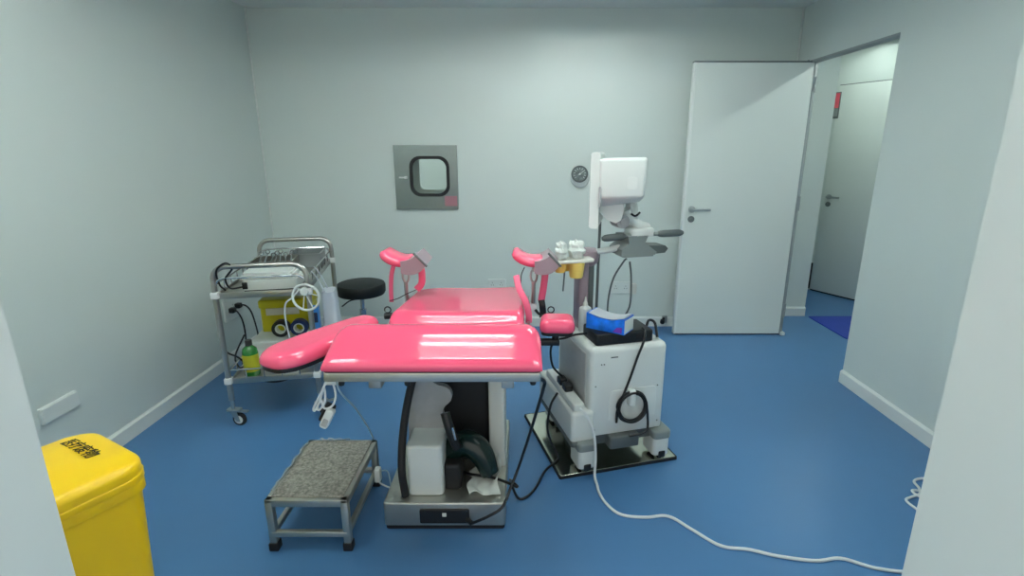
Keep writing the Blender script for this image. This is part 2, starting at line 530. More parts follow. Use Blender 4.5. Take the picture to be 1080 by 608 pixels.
# ------------------------------------------------------------------ wall fittings
def outlet(name, mtx, w, h, label, group=None, sockets=True, gang=1):
    t = thing(name, label, 'outlet', mtx @ Vector((0, 0, 0)), 0, group, world=True)
    b = BM(); slab(b, round_outline(-w / 2, w / 2, -h / 2, h / 2, 0.006, 3), 0.0, 0.013, 0.004, bot=0, mtx=mtx); obj('cover_plate', b, 'white', t)
    if sockets:
        for g in range(gang):
            cx = (g - (gang - 1) / 2) * w / gang
            b = BM()
            for sx, sz, a in ((-0.009, -0.006, 0.5), (0.009, -0.006, -0.5), (0, 0.014, 0)):
                box(b, -0.0015, 0.0015, -0.005, 0.005, 0.0125, 0.0138, mtx=mtx @ Matrix.Translation((cx + sx, sz, 0)) @ Matrix.Rotation(a, 4, 'Z'))
            obj('socket_slots', b, 'black', t)
    return t
LW = frame((XL, 2.09, 0.363), (0, 1, 0), (0, 0, 1))
t = thing('socket_box', 'long blank white surface box low on left wall above yellow bin', 'outlet', (XL, 2.09, 0.32), 0, world=True)
bm = BM(); slab(bm, round_outline(-0.095, 0.095, -0.038, 0.038, 0.006, 3), 0.0, 0.014, 0.004, bot=0, mtx=LW); obj('cover_plate', bm, 'white', t)
bm = BM(); slab(bm, round_outline(-0.09, 0.09, -0.034, 0.034, 0.004, 3), 0.012, 0.019, 0.002, bot=0, mtx=LW); obj('hinged_flap', bm, 'white', t)
ot = outlet('wall_outlet', frame((XL, 3.51, 0.40), (0, 1, 0), (0, 0, 1)), 0.20, 0.18, 'square white wall outlet behind trolley with two black plugs', gang=1)
outlet('wall_outlet', frame((0.825, YB, 0.345), (1, 0, 0), (0, 0, 1)), 0.17, 0.105, 'white double outlet on back wall behind the tissue pack', gang=2)
outlet('wall_outlet', frame((-0.225, YB, 0.375), (1, 0, 0), (0, 0, 1)), 0.15, 0.085, 'white outlet on back wall just above the pink seat cushion', gang=2)
# small junction box next to the double outlet
bm = BM(); slab(bm, round_outline(-0.03, 0.03, -0.045, 0.045, 0.005, 3), -0.003, 0.022, 0.004, bot=0, mtx=frame((0.93, YB, 0.335), (1, 0, 0), (0, 0, 1)))
solo('plug_adapter', bm, 'white2', 'small white adapter at the right end of the double outlet', 'plug')

# plugs + cords at the trolley outlet
for y, z, lab, pts in ((3.47, 0.385, 'black plug in wall outlet, nearer one, cord hanging behind trolley', [(-2.045, 3.47, 0.385), (-2.0, 3.45, 0.38), (-1.965, 3.44, 0.30), (-1.955, 3.42, 0.16), (-1.93, 3.30, 0.05), (-1.85, 3.1, 0.006)]),
                       (3.55, 0.395, 'black plug in wall outlet, farther one, cord arching to trolley', [(-2.045, 3.55, 0.395), (-1.99, 3.54, 0.40), (-1.93, 3.50, 0.36), (-1.88, 3.45, 0.24), (-1.86, 3.42, 0.10), (-1.8, 3.3, 0.006)])):
    t = thing('power_plug', lab, 'plug', (XL + 0.02, y, z), 0, world=True)
    b = BM(); slab(b, round_outline(-0.022, 0.022, -0.018, 0.018, 0.008, 4), 0.014, 0.05, 0.008, mtx=frame((XL, y, z), (0, 1, 0), (0, 0, 1))); obj('plug_body', b, 'black', t)
    b = BM(); tube(b, spline(pts, 8), 0.0055, 8); obj('cord', b, 'cordblack', t)

# round dial gauge
gt = thing('pressure_gauge', 'round dial gauge with dark face on back wall beside the monitor', 'gauge', (0.455, YB, 1.29), 0, world=True)
G = frame((0.448, YB, 1.29), (1, 0, 0), (0, 0, 1))
bm = BM(); lathe(bm, [(0.0, -0.003), (0.074, -0.003), (0.076, 0.012), (0.07, 0.03), (0.062, 0.034), (0.0, 0.034)], 36, G @ Matrix.Translation((0.006, -0.03, 0))); obj('flange', bm, 'white', gt)
bm = BM(); lathe(bm, [(0.0, 0), (0.064, 0), (0.066, 0.03), (0.066, 0.05), (0.058, 0.056), (0.054, 0.05), (0.0, 0.05)], 36, G); obj('bezel', bm, 'dgrey', gt)
bm = BM(); lathe(bm, [(0.0, 0.05), (0.054, 0.05), (0.054, 0.052), (0, 0.052)], 36, G); obj('dial', bm, 'dial', gt)
bm = BM()
for k in range(11):
    a = math.radians(220 - 26 * k)
    box(bm, 0.036, 0.049, -0.0022, 0.0022, 0.0515, 0.0535, mtx=G @ Matrix.Rotation(a, 4, 'Z'))
obj('tick_marks', bm, 'white', gt)
bm = BM(); box(bm, -0.012, 0.044, -0.002, 0.002, 0.0535, 0.0555, mtx=G @ Matrix.Rotation(math.radians(38), 4, 'Z')); lathe(bm, [(0, .052), (.008, .052), (.008, .057), (0, .057)], 12, G)
obj('needle', bm, 'white', gt)

# door stop hook on the baseboard left of the door
ds = thing('door_stop', 'small black door stop at the foot of back wall left of the open door', 'door stop', (1.2, YB - 0.02, 0.06), 0, world=True)
bm = BM(); box(bm, 1.19, 1.235, YB - 0.03, YB - 0.016, 0.035, 0.10, 0.004); obj('mount', bm, 'alu', ds)
bm = BM(); tube(bm, spline([(1.21, YB - 0.025, 0.07), (1.195, YB - 0.06, 0.09), (1.18, YB - 0.09, 0.075)], 5), 0.008, 8); cyl(bm, (1.18, YB - 0.085, 0.075), (1.172, YB - 0.11, 0.068), 0.019, 14)
obj('bumper', bm, 'rubber', ds)

# ------------------------------------------------------------------ operating table
tb = thing('operating_table', 'pink cushioned gynaecological operating table on stainless steel base in mid room', 'table', (-0.31, 2.1, 0.0), 0, world=True)
bx0, bx1, by0, by1 = -0.556, -0.072, 1.755, 2.42
bm = BM()
slab(bm, round_outline(bx0, bx1, by0, by1, 0.012, 3), 0.018, 0.122, 0.008)
base = obj('base', bm, 'satin', tb)
bm = BM(); slab(bm, round_outline(bx0 + 0.004, bx1 - 0.004, by0 + 0.004, by1 - 0.004, 0.012, 3), 0.0, 0.02, 0.0, bot=0); obj('skirt', bm, 'rubber', base)
bm = BM(); slab(bm, round_outline(-0.412, -0.215, 0.032, 0.096, 0.006, 3), 0.0, 0.008, 0.003, bot=0, mtx=XZ((0, by0 + 0.001, 0)))
obj('socket_panel', bm, 'black', base)
bm = BM(); box(bm, -0.322, -0.305, by0 - 0.010, by0 - 0.005, 0.066, 0.082, 0.002); obj('power_switch', bm, 'white', base)
bm = BM(); cyl(bm, (-0.225, by0 - 0.003, 0.05), (-0.205, by0 - 0.022, 0.048), 0.010, 12); obj('inlet_plug', bm, 'black', base)

# telescopic column (black bellows) and its covers
bm = BM()
prof = []
n = 22
for k in range(n + 1):
    z = 0.122 + (0.785 - 0.122) * k / n
    prof.append((z, 0.0 if k % 2 == 0 else 0.006))
rings = []
for z, o in prof:
    rings.append([bm.verts.new((p[0], p[1], z)) for p in round_outline(-0.40 - o * 0.3, -0.15 + o * 0.3, 2.06 - o * 0.3, 2.36 + o * 0.3, 0.02, 3)])
for a, b in zip(rings, rings[1:]):
    for k in range(len(a)):
        bm.faces.new((a[k], a[(k + 1) % len(a)], b[(k + 1) % len(a)], b[k]))
bm.faces.new(rings[0][::-1]); bm.faces.new(rings[-1])
obj('column', bm, 'bellows', tb, sharp=20)
bm = BM(); slab(bm, round_outline(-0.149, -0.080, 2.0, 2.2, 0.01, 3), 0.123, 0.787, 0.004); obj('column_cover', bm, 'white2', tb, 'cream white upright cover at the right of the column')

# white moulded shell at the left: lower box, scooped upper plate
sh = BM()
slab(sh, round_outline(-0.463, -0.322, 1.80, 2.04, 0.02, 5), 0.124, 0.345, 0.012)
shell = obj('column_shell', sh, 'white', tb)
out = [(-0.478, 0.15), (-0.335, 0.15), (-0.330, 0.36), (-0.334, 0.43), (-0.300, 0.47), (-0.298, 0.505), (-0.318, 0.53), (-0.36, 0.545), (-0.385, 0.58), (-0.398, 0.66), (-0.425, 0.66), (-0.452, 0.56), (-0.476, 0.42), (-0.482, 0.32)]
pts = [(p.x, p.y) for p in spline([(a, b, 0) for a, b in out], 3, True)]
bm = BM(); prism(bm, pts, XZ((0, 1.975, 0)), 0.03); obj('shell_back', bm, 'cartside', shell, sharp=50)  # greyer than the white shell: the scoop's shade is put into the colour
bm = BM()
rim = [(-0.476, 1.80, 0.124), (-0.484, 1.80, 0.24), (-0.484, 1.85, 0.36), (-0.470, 1.90, 0.48), (-0.435, 1.93, 0.62), (-0.405, 1.95, 0.72), (-0.39, 1.96, 0.786)]
tube(bm, spline(rim, 6), 0.016, 10)
obj('edge_gasket', bm, 'rubber', shell, 'black rubber edging')

# dark glossy green arched pedal hood
bm = BM()
arch = [(-0.335, 1.94, 0.17), (-0.30, 1.94, 0.245), (-0.24, 1.93, 0.282), (-0.178, 1.91, 0.25), (-0.138, 1.89, 0.165)]
A = spline(arch, 6)
rad = [0.038 + 0.018 * math.sin(PI * i / (len(A) - 1)) for i in range(len(A))]
tube(bm, A, 0.05, 14, radii=rad)
obj('pedal_hood', bm, 'green', tb, 'dark green glossy arched hood')
bm = BM()
tube(bm, spline([(-0.315, 1.88, 0.45), (-0.300, 1.865, 0.40), (-0.285, 1.865, 0.345), (-0.27, 1.87, 0.30)], 6), 0.02, 12)
obj('hose_grip', bm, 'black', tb)
bm = BM(); cyl(bm, (-0.283, 1.845, 0.405), (-0.272, 1.845, 0.35), 0.005, 8); obj('hose_clip', bm, 'chrome', tb)
bm = BM(); slab(bm, round_outline(-0.33, -0.255, 1.84, 1.98, 0.02, 4), 0.123, 0.235, 0.015); obj('pedal_block', bm, 'bellows', tb)

# table top frame
bm = BM()
slab(bm, round_outline(-0.611, 0.053, 1.450, 1.80, 0.008, 3), 0.787, 0.816, 0.004)
slab(bm, round_outline(-0.505, 0.0, 1.79, 2.42, 0.008, 3), 0.768, 0.797, 0.004)
for x in (-0.47, -0.05):
    box(bm, x - 0.02, x + 0.02, 1.5, 2.4, 0.74, 0.79, 0.004)
box(bm, -0.46, -0.06, 1.98, 2.40, 0.745, 0.79, 0.006)
fr = obj('top_frame', bm, 'satin', tb)
for x in (-0.548, 0.022):
    b = BM(); box(b, x - 0.006, x + 0.006, 1.82, 2.40, 0.765, 0.792, 0.003)
    s = -1 if x < -0.3 else 1
    for y in (1.9, 2.3): box(b, min(x, x - s * 0.03), max(x, x - s * 0.03), y - 0.012, y + 0.012, 0.77, 0.788)
    obj('side_rail', b, 'steel', fr)
for x, y in ((-0.36, 1.475), (-0.565, 1.475), (0.03, 1.48)):
    b = BM(); lathe(b, [(0, -0.02), (0.008, -0.02), (0.010, -0.014), (0.006, 0.004), (0, 0.004)], 12, Matrix.Translation((x, y, 0.785))); obj('rubber_stop', b, 'black', fr)

# head-end cushion: thick front, sloped upper face, rounded back corners
HP = [(1.452, 0.8195), (1.448, 0.829), (1.450, 0.840), (1.463, 0.8525), (1.487, 0.8655), (1.520, 0.883), (1.550, 0.8975), (1.568, 0.9050), (1.592, 0.9115), (1.625, 0.9125), (1.660, 0.902), (1.70, 0.885), (1.74, 0.866), (1.775, 0.845), (1.785, 0.8195)]
HPS = [(p.x, p.y) for p in spline([(a, b, 0) for a, b in HP], 5)]
hx0, hx1 = -0.616, 0.058
def head_half(y):          # how far the ends draw in toward the back corners
    r = 0.24; t = min(1.0, max(0.0, (y - (1.79 - r)) / r))
    return 0.115 * (1 - math.sqrt(max(0.0, 1 - t * t)))
bm = BM(); rings = []
zb = 0.8195; NE = 8
stn = []
for q in range(NE + 1):
    w = PI / 2 * q / NE
    stn.append((-1, 1 - math.cos(w), math.sin(w)))
for q in range(1, 20): stn.append((0, q / 20, 1.0))
for q in range(NE, -1, -1):
    w = PI / 2 * q / NE
    stn.append((1, 1 - math.cos(w), math.sin(w)))
RE = 0.045
for side, u, f in stn:
    ring = []
    for y, z in HPS:
        c = head_half(y); a, b = hx0 + c, hx1 - c
        x = a + RE * u if side < 0 else (b - RE * u if side > 0 else a + RE + (b - a - 2 * RE) * u)
        g = 0.55 + 0.45 * f
        yc = 1.60
        ring.append(bm.verts.new((x, yc + (y - yc) * (0.97 + 0.03 * f), zb + (z - zb) * g)))
    rings.append(ring)
for r1, r2 in zip(rings, rings[1:]):
    for q in range(len(r1) - 1):
        bm.faces.new((r1[q], r1[q + 1], r2[q + 1], r2[q]))
    bm.faces.new((r1[-1], r1[0], r2[0], r2[-1]))
bm.faces.new(rings[0]); bm.faces.new(rings[-1][::-1])
hc = obj('head_cushion', bm, 'pink', tb, sharp=75)
bm = BM(); slab(bm, round_outline(hx0 + 0.006, hx1 - 0.006, 1.453, 1.70, 0.01, 3), 0.8145, 0.8205, 0.0, bot=0); obj('cushion_base', bm, 'rubber', hc)

# seat cushion: sagging top, rounded far corners
def seat_top(x, y):
    t = (y - 1.77) / 0.71
    side = abs((x + 0.26) / 0.26)
    u = min(1.0, max(0.0, (y - 1.82) / 0.075)); u = u * u * (3 - 2 * u)
    return 0.837 + 0.033 * u - 0.055 * max(0.0, (y - 1.91) / 0.57) + 0.007 * side ** 2
bm = BM()
poly = round_outline(-0.512, 0.004, 1.69, 2.48, [0.03, 0.03, 0.07, 0.15], 8)
dense = []
for k in range(len(poly)):
    a, b = Vector(poly[k]), Vector(poly[(k + 1) % len(poly)])
    n = max(1, int((b - a).length / 0.015))
    dense += [tuple(a.lerp(b, q / n)) for q in range(n)]
poly = dense
slab(bm, poly, 0.797, 0.85, 0.028, top=seat_top, inner=70, nseg=6)
obj('seat_cushion', bm, 'pink', tb, sharp=60)

# arm boards
def arm_board(outl, z0, z1, mtx, name='arm_board', edge=0.035):
    b = BM(); slab(b, outl, z0, z1, edge, nseg=6, inner=5, mtx=mtx)
    a = obj(name, b, 'pink', tb, sharp=60)
    b = BM(); slab(b, inset(outl, 0.006), z0 - 0.012, z0 + 0.004, 0.004, mtx=mtx)
    obj('board_plate', b, 'black', a)
    return a
# left: tear-drop board swung out toward the trolley
axis = Vector((-0.62, 1.845, 0)) - Vector((-0.79, 1.50, 0))
L = axis.length
ang = math.atan2(axis.y, axis.x)
teard = [(0.0, 0.0), (0.012, -0.05), (0.07, -0.082), (0.17, -0.085), (0.30, -0.075), (0.40, -0.062), (0.46, -0.04), (0.475, 0.0), (0.46, 0.04), (0.40, 0.062), (0.30, 0.075), (0.17, 0.085), (0.07, 0.082), (0.012, 0.05)]
outl = [(p.x, p.y) for p in spline([(a, b, 0) for a, b in teard], 4, True)]
mt = Matrix.Translation((-0.79, 1.475, 0)) @ Matrix.Rotation(ang, 4, 'Z')
al = arm_board(outl, 0.818, 0.864, mt, edge=0.034)
bm = BM()
cyl(bm, (-0.635, 1.60, 0.83), (-0.630, 1.58, 0.72), 0.011, 12)
box(bm, -0.652, -0.606, 1.555, 1.60, 0.725, 0.765, 0.004)
obj('board_clamp', bm, 'clamp', al)
# right: narrow board folded back along the table
outl = round_outline(-0.072, 0.072, 0.0, 0.135, 0.035, 6)
mt = Matrix.Translation((0.137, 1.97, 0)) @ Matrix.Rotation(math.radians(-3), 4, 'Z')
ar = arm_board(outl, 0.752, 0.806, mt, edge=0.03)
bm = BM()
cyl(bm, (0.135, 2.02, 0.742), (0.13, 2.02, 0.69), 0.014, 12)
box(bm, 0.02, 0.15, 2.0, 2.03, 0.69, 0.715, 0.004)
obj('board_clamp', bm, 'black', ar)

# leg holders
def leg_holder(ox, oy, sgn, tilt):
    """ox: rod x; sgn -1 left, +1 right"""
    O = Vector((ox, oy, 0))
    b = BM()
    cyl(b, O + Vector((0, 0, 0.765)), O + Vector((0.002, 0, 0.90)), 0.009, 12)
    # forked head of the rod (eyelet)
    ey = [O + Vector((0.003 + 0.014 * math.sin(a), 0, 0.928 + 0.03 * math.cos(a))) for a in [2 * PI * k / 20 for k in range(20)]]
    tube(b, ey, 0.005, 8, closed=True)
    cyl(b, O + Vector((0.003, -0.012, 0.955)), O + Vector((0.003, 0.012, 0.955)), 0.007, 10)
    cyl(b, O + Vector((0.003, 0, 0.955)), O + Vector((0.01, 0, 0.985)), 0.010, 10)
    h = obj('leg_holder', b, 'steel', tb)
    # U-shaped padded gutter
    C = Vector((ox + 0.004, oy, 1.0))
    def arc(rad, a):   # cross-section arc, angle measured from straight down
        return Vector((rad * math.sin(a), 0, -rad * math.cos(a)))
    prof = []
    R0 = 0.112
    ctr = C + Vector((0.0, 0, 0.112))
    b = BM(); rings = []
    na = 22
    for k in range(na + 1):
        u = k / na
        a = -0.95 + 1.36 * u
        th = 0.021 * (1 - (2 * u - 1) ** 8) ** 0.5 + 0.002
        wv = 0.085 * (1 - 0.35 * abs(2 * u - 1) ** 4)
        c0 = ctr + arc(R0, a)
        radial = arc(1, a)
        ring = []
        for q in range(16):
            w = 2 * PI * q / 16
            cy = math.copysign(abs(math.cos(w)) ** 0.6, math.cos(w)) * wv
            cr = math.copysign(abs(math.sin(w)) ** 0.8, math.sin(w)) * th
            ring.append(b.verts.new(c0 + Vector((0, cy, 0)) + radial * (-cr)))
        rings.append(ring)
    for r1, r2 in zip(rings, rings[1:]):
        for q in range(16):
            b.faces.new((r1[q], r1[(q + 1) % 16], r2[(q + 1) % 16], r2[q]))
    b.faces.new(rings[0][::-1]); b.faces.new(rings[-1])
    obj('leg_pad', b, 'pink', h, sharp=70)
    b = BM(); rings = []
    for k in range(15):
        a = 0.0 + 0.74 * k / 14
        sect = []
        for (dy, dr) in ((-0.09, -0.012), (0.09, -0.012), (0.09, 0.026 + 0.03 * math.sin(PI * (0.15 + 0.6 * k / 14))), (-0.09, 0.026 + 0.03 * math.sin(PI * (0.15 + 0.6 * k / 14)))):
            sect.append(b.verts.new(ctr + arc(R0 + dr, a) + Vector((0, dy, 0))))
        rings.append(sect)
    for r1, r2 in zip(rings, rings[1:]):
        for q in range(4):
            b.faces.new((r1[q], r1[(q + 1) % 4], r2[(q + 1) % 4], r2[q]))
    b.faces.new(rings[0][::-1]); b.faces.new(rings[-1])
    obj('pad_shell', b, 'mauve', h)
    b = BM()
    e = ctr + arc(R0 - 0.026, 0.735); e2 = ctr + arc(R0 + 0.055, 0.745)
    tube(b, [e + Vector((0, -0.088, 0)), e2 + Vector((0, -0.088, 0))], 0.005, 8)
    obj('shell_rim', b, 'dgrey', h)
    # swivel clamp and knob on the side rail
    b = BM()
    box(b, ox - 0.016, ox + 0.016, oy - 0.02, oy + 0.02, 0.757, 0.80, 0.004)
    obj('rail_clamp', b, 'clamp', h)
    b = BM()
    kx = ox + sgn * 0.03
    tube(b, spline([(ox + sgn * 0.01, oy - 0.02, 0.775), (kx, oy - 0.03, 0.757), (ox + sgn * 0.07, oy - 0.03, 0.752)], 5), 0.006, 8)
    cyl(b, (ox + sgn * 0.06, oy - 0.03, 0.75), (ox + sgn * 0.095, oy - 0.03, 0.748), 0.015, 12)
    tube(b, [Vector((ox + sgn * 0.08 + 0.014 * math.cos(a), oy - 0.03, 0.778 + 0.014 * math.sin(a))) for a in [2 * PI * k / 14 for k in range(14)]], 0.003, 6, closed=True)
    obj('clamp_knob', b, 'black', h)
    return h
def strap(h, pts, m, w=0.011, flat=0.28, name='strap', up=(1, 0, 0)):
    b = BM(); tube(b, spline(pts, 6), w, 10, flat=flat, up=up); obj(name, b, m, h, sharp=70)
lh = leg_holder(-0.530, 2.25, -1, 0)
strap(lh, [(-0.570, 2.24, 0.995), (-0.582, 2.22, 0.94), (-0.589, 2.22, 0.87), (-0.590, 2.22, 0.815)], 'pinkstrap', 0.010, up=(0, 1, 0))
strap(lh, [(-0.458, 2.24, 0.985), (-0.448, 2.22, 0.945), (-0.452, 2.22, 0.90), (-0.475, 2.22, 0.872)], 'pinkstrap', 0.016, up=(0, 1, 0))
strap(lh, [(-0.475, 2.22, 0.872), (-0.52, 2.215, 0.853), (-0.56, 2.215, 0.832), (-0.595, 2.215, 0.822)], 'cordblack', 0.007, name='strap_buckle')
rh = leg_holder(0.044, 2.25, 1, 0)
strap(rh, [(-0.030, 2.10, 0.965), (-0.018, 2.06, 0.92), (0.010, 2.03, 0.87), (0.022, 2.02, 0.82), (0.022, 2.02, 0.785)], 'pinkstrap', 0.014, up=(0, 1, 0))
strap(rh, [(0.098, 2.24, 0.985), (0.095, 2.22, 0.93), (0.088, 2.22, 0.87), (0.08, 2.22, 0.82)], 'pinkstrap', 0.016, up=(0, 1, 0))
strap(rh, [(0.08, 2.22, 0.825), (0.085, 2.21, 0.80), (0.088, 2.21, 0.765), (0.085, 2.2, 0.745)], 'cordblack', 0.015, name='strap_buckle', up=(0, 1, 0))
strap(rh, [(0.005, 2.17, 0.985), (-0.008, 2.165, 0.955), (-0.012, 2.165, 0.915)], 'cordblack', 0.008, name='strap_tail')

# crumpled white liner sheet on the base
bm = BM()
N = 14
grid = []
for i in range(N + 1):
    row = []
    for j in range(N + 1):
        u, v = i / N, j / N
        x = -0.225 + 0.125 * u + 0.008 * math.sin(9 * v + 2)
        y = 1.80 + 0.16 * v + 0.012 * math.sin(7 * u)
        z = 0.128 + 0.006 * (1 + math.sin(11 * u + 5 * v)) + 0.07 * max(0, u - 0.72) * max(0, v) * 4
        row.append(bm.verts.new((x, y, z)))
    grid.append(row)
for i in range(N):
    for j in range(N):
        bm.faces.new((grid[i][j], grid[i + 1][j], grid[i + 1][j + 1], grid[i][j + 1]))
ext = bmesh.ops.extrude_face_region(bm, geom=bm.faces[:])
bmesh.ops.translate(bm, verts=[g for g in ext['geom'] if isinstance(g, bmesh.types.BMVert)], vec=(0, 0, -0.004))
solo('liner_sheet', bm, 'paper', 'crumpled white sheet lying on steel base of pink table', 'paper', sharp=60)

# hanging hand control with white cord
hcg = thing('hand_control', 'white hand control with looped cord hanging from left corner of pink table', 'remote', (-0.635, 1.5, 0.62), 0, world=True)
R = Matrix.Translation((-0.631, 1.5, 0.637)) @ Matrix.Rotation(math.radians(28), 4, 'Y')
bm = BM(); slab(bm, round_outline(-0.014, 0.014, -0.036, 0.036, 0.010, 5), -0.012, 0.012, 0.006, mtx=R @ frame((0, 0, 0), (1, 0, 0), (0, 0, 1))); hs = obj('handset', bm, 'white', hcg)
bm = BM(); slab(bm, round_outline(-0.009, 0.009, -0.026, 0.002, 0.004, 4), 0.011, 0.0135, 0.001, bot=0, mtx=R @ frame((0, 0, 0), (1, 0, 0), (0, 0, 1))); obj('button_pad', bm, 'cartside', hs)
bm = BM(); box(bm, -0.026, 0.008, 0.006, 0.026, -0.028, 0.042, 0.006, mtx=R); obj('handset_back', bm, 'black', hs)
bm = BM(); tube(bm, spline([(-0.608, 1.475, 0.789), (-0.625, 1.48, 0.752), (-0.650, 1.49, 0.71), (-0.672, 1.50, 0.672), (-0.668, 1.5, 0.665), (-0.648, 1.5, 0.70), (-0.632, 1.5, 0.745), (-0.632, 1.5, 0.70), (-0.652, 1.5, 0.668), (-0.660, 1.5, 0.672), (-0.645, 1.5, 0.70), (-0.637, 1.5, 0.672), (-0.612, 1.5, 0.68), (-0.598, 1.5, 0.71), (-0.594, 1.49, 0.745), (-0.596, 1.475, 0.789)], 8), 0.0036, 8); obj('cord', bm, 'cordwhite', hcg)
# thin clear line to the floor behind the step stool
bm = BM(); tube(bm, spline([(-0.585, 1.49, 0.789), (-0.582, 1.5, 0.73), (-0.60, 1.7, 0.55), (-0.68, 2.09, 0.20), (-0.69, 2.12, 0.03), (-0.64, 2.13, 0.008), (-0.59, 2.0, 0.006), (-0.565, 1.92, 0.03)], 8), 0.0032, 8)
solo('signal_cord', bm, 'tube', 'thin pale cord dropping from pink table behind the step stool', 'cord')

# ------------------------------------------------------------------ floor / table cables
UA = math.radians(15.2)
CM = Matrix.Translation((0.30, 2.15, 0)) @ Matrix.Rotation(UA, 4, 'Z')
def cw(x, y, z): return tuple(CM @ Vector((x, y, z)))
bm = BM(); tube(bm, spline([(0.045, 1.475, 0.79), (0.066, 1.5, 0.765), (0.064, 1.52, 0.73), (0.049, 1.60, 0.62), (0.022, 1.75, 0.424), (-0.016, 1.84, 0.238), (-0.050, 1.79, 0.17), (-0.082, 1.725, 0.128), (-0.137, 1.715, 0.093), (-0.203, 1.728, 0.05)], 8), 0.0058, 8)
solo('power_cable', bm, 'cordblack', 'black power cable from right edge of pink table down to its base', 'cable')
bm = BM(); tube(bm, spline([(0.166, 2.30, 0.33), (0.13, 2.27, 0.27), (0.12, 2.26, 0.14), (0.165, 2.235, 0.03), (0.160, 2.20, 0.02), (0.103, 2.131, 0.012), (0.055, 2.01, 0.007), (0.012, 1.945, 0.007), (-0.025, 1.935, 0.012), (-0.055, 1.93, 0.10), (-0.045, 1.86, 0.145), (-0.025, 1.822, 0.148), (-0.07, 1.85, 0.15), (-0.14, 1.885, 0.15), (-0.22, 1.91, 0.145), (-0.262, 1.93, 0.145)], 8), 0.0058, 8)
solo('pedal_cable', bm, 'cordblack', 'black cable curling over the floor from table base to the power strip', 'cable')
bm = BM(); tube(bm, spline([cw(-0.045, -0.006, 0.333), cw(-0.03, -0.035, 0.32), cw(0.002, -0.06, 0.235), cw(0.012, -0.07, 0.12), cw(0.005, -0.085, 0.03), (0.334, 2.03, 0.007), (0.336, 1.977, 0.006), (0.357, 1.901, 0.006), (0.406, 1.835, 0.006), (0.501, 1.818, 0.006), (0.6, 1.824, 0.006), (0.674, 1.746, 0.006), (0.756, 1.659, 0.006), (0.856, 1.640, 0.006), (0.949, 1.607, 0.006), (1.078, 1.584, 0.006), (1.180, 1.595, 0.006), (1.281, 1.548, 0.006), (1.42, 1.535, 0.006), (1.62, 1.60, 0.006)], 8), 0.0062, 8)
solo('mains_cable', bm, 'cordwhite', 'long white mains cable winding across blue floor to the right doorway edge', 'cable')
bm = BM(); tube(bm, spline([(1.95, 2.06, 0.006), (1.852, 2.08, 0.006), (1.79, 2.06, 0.006), (1.775, 2.01, 0.006), (1.745, 1.965, 0.010), (1.69, 1.945, 0.006), (1.66, 1.93, 0.006), (1.655, 1.90, 0.006), (1.67, 1.84, 0.006), (1.70, 1.80, 0.006), (1.76, 1.86, 0.010), (1.72, 1.965, 0.012), (1.76, 1.99, 0.006), (1.88, 1.9, 0.006)], 6), 0.0055, 8)
solo('loose_cable', bm, 'cordwhite', 'short kinked white cable on floor by the right wall', 'cable')

# ------------------------------------------------------------------ ultrasound cart
UA = math.radians(15.2)
ct = thing('ultrasound_cart', 'white wheeled ultrasound machine with monitor and handles standing on steel sheet', 'medical cart', (0.30, 2.15, 0.016), UA)
# local frame: x right along the face, y away from the camera
cz = -0.016
W = 0.385
bm = BM(); slab(bm, round_outline(0.0, W, 0.0, 0.44, 0.022, 5), 0.175 + cz, 0.617 + cz, 0.03, nseg=6)
body = obj('body', bm, 'cart', ct)
bm = BM(); box(bm, -0.004, 0.003, 0.05, 0.40, 0.30 + cz, 0.575 + cz, 0.003); obj('side_panel', bm, 'cartside', body)
for x, z in ((0.055, 0.535), (0.068, 0.535), (0.03, 0.43), (0.345, 0.40), (0.355, 0.215), (0.03, 0.21)):
    bm = BM(); cyl(bm, (x, 0.004, z + cz), (x, -0.002, z + cz), 0.0035, 10); obj('screw', bm, 'dgrey', body)
bm = BM(); box(bm, 0.10, 0.135, -0.002, 0.004, 0.562 + cz, 0.568 + cz, 0.001); obj('vent_slot', bm, 'dgrey', body)
bm = BM(); box(bm, W - 0.004, W + 0.002, 0.06, 0.075, 0.49 + cz, 0.565 + cz, 0.002); obj('side_slot', bm, 'dgrey', body)
bm = BM(); box(bm, W - 0.004, W + 0.002, 0.06, 0.07, 0.44 + cz, 0.452 + cz, 0.001); obj('side_slot', bm, 'dgrey', body)
bm = BM(); slab(bm, round_outline(0.10, 0.34, -0.36, -0.20, 0.02, 4), 0, 0.004, 0.002, bot=0, mtx=frame((0, 0.001, 0.60 + cz), (1, 0, 0), (0, 0, 1))); obj('rear_panel', bm, 'cart', body)
# lower fairing on the left
bm = BM(); slab(bm, round_outline(-0.085, 0.03, -0.01, 0.50, 0.02, 5), 0.165 + cz, 0.315 + cz, 0.02); fair = obj('base_fairing', bm, 'cart', ct)
bm = BM(); slab(bm, round_outline(-0.088, 0.028, -0.02, 0.50, 0.02, 5), 0.145 + cz, 0.168 + cz, 0.004); obj('bumper', bm, 'dgrey', fair)
bm = BM(); slab(bm, round_outline(0.03, W - 0.02, 0.02, 0.50, 0.02, 5), 0.12 + cz, 0.18 + cz, 0.006); obj('chassis', bm, 'dgrey', ct)
bm = BM(); slab(bm, round_outline(0.10, 0.25, -0.035, 0.06, 0.012, 4), 0.115 + cz, 0.178 + cz, 0.01); obj('cable_box', bm, 'dgrey', ct)
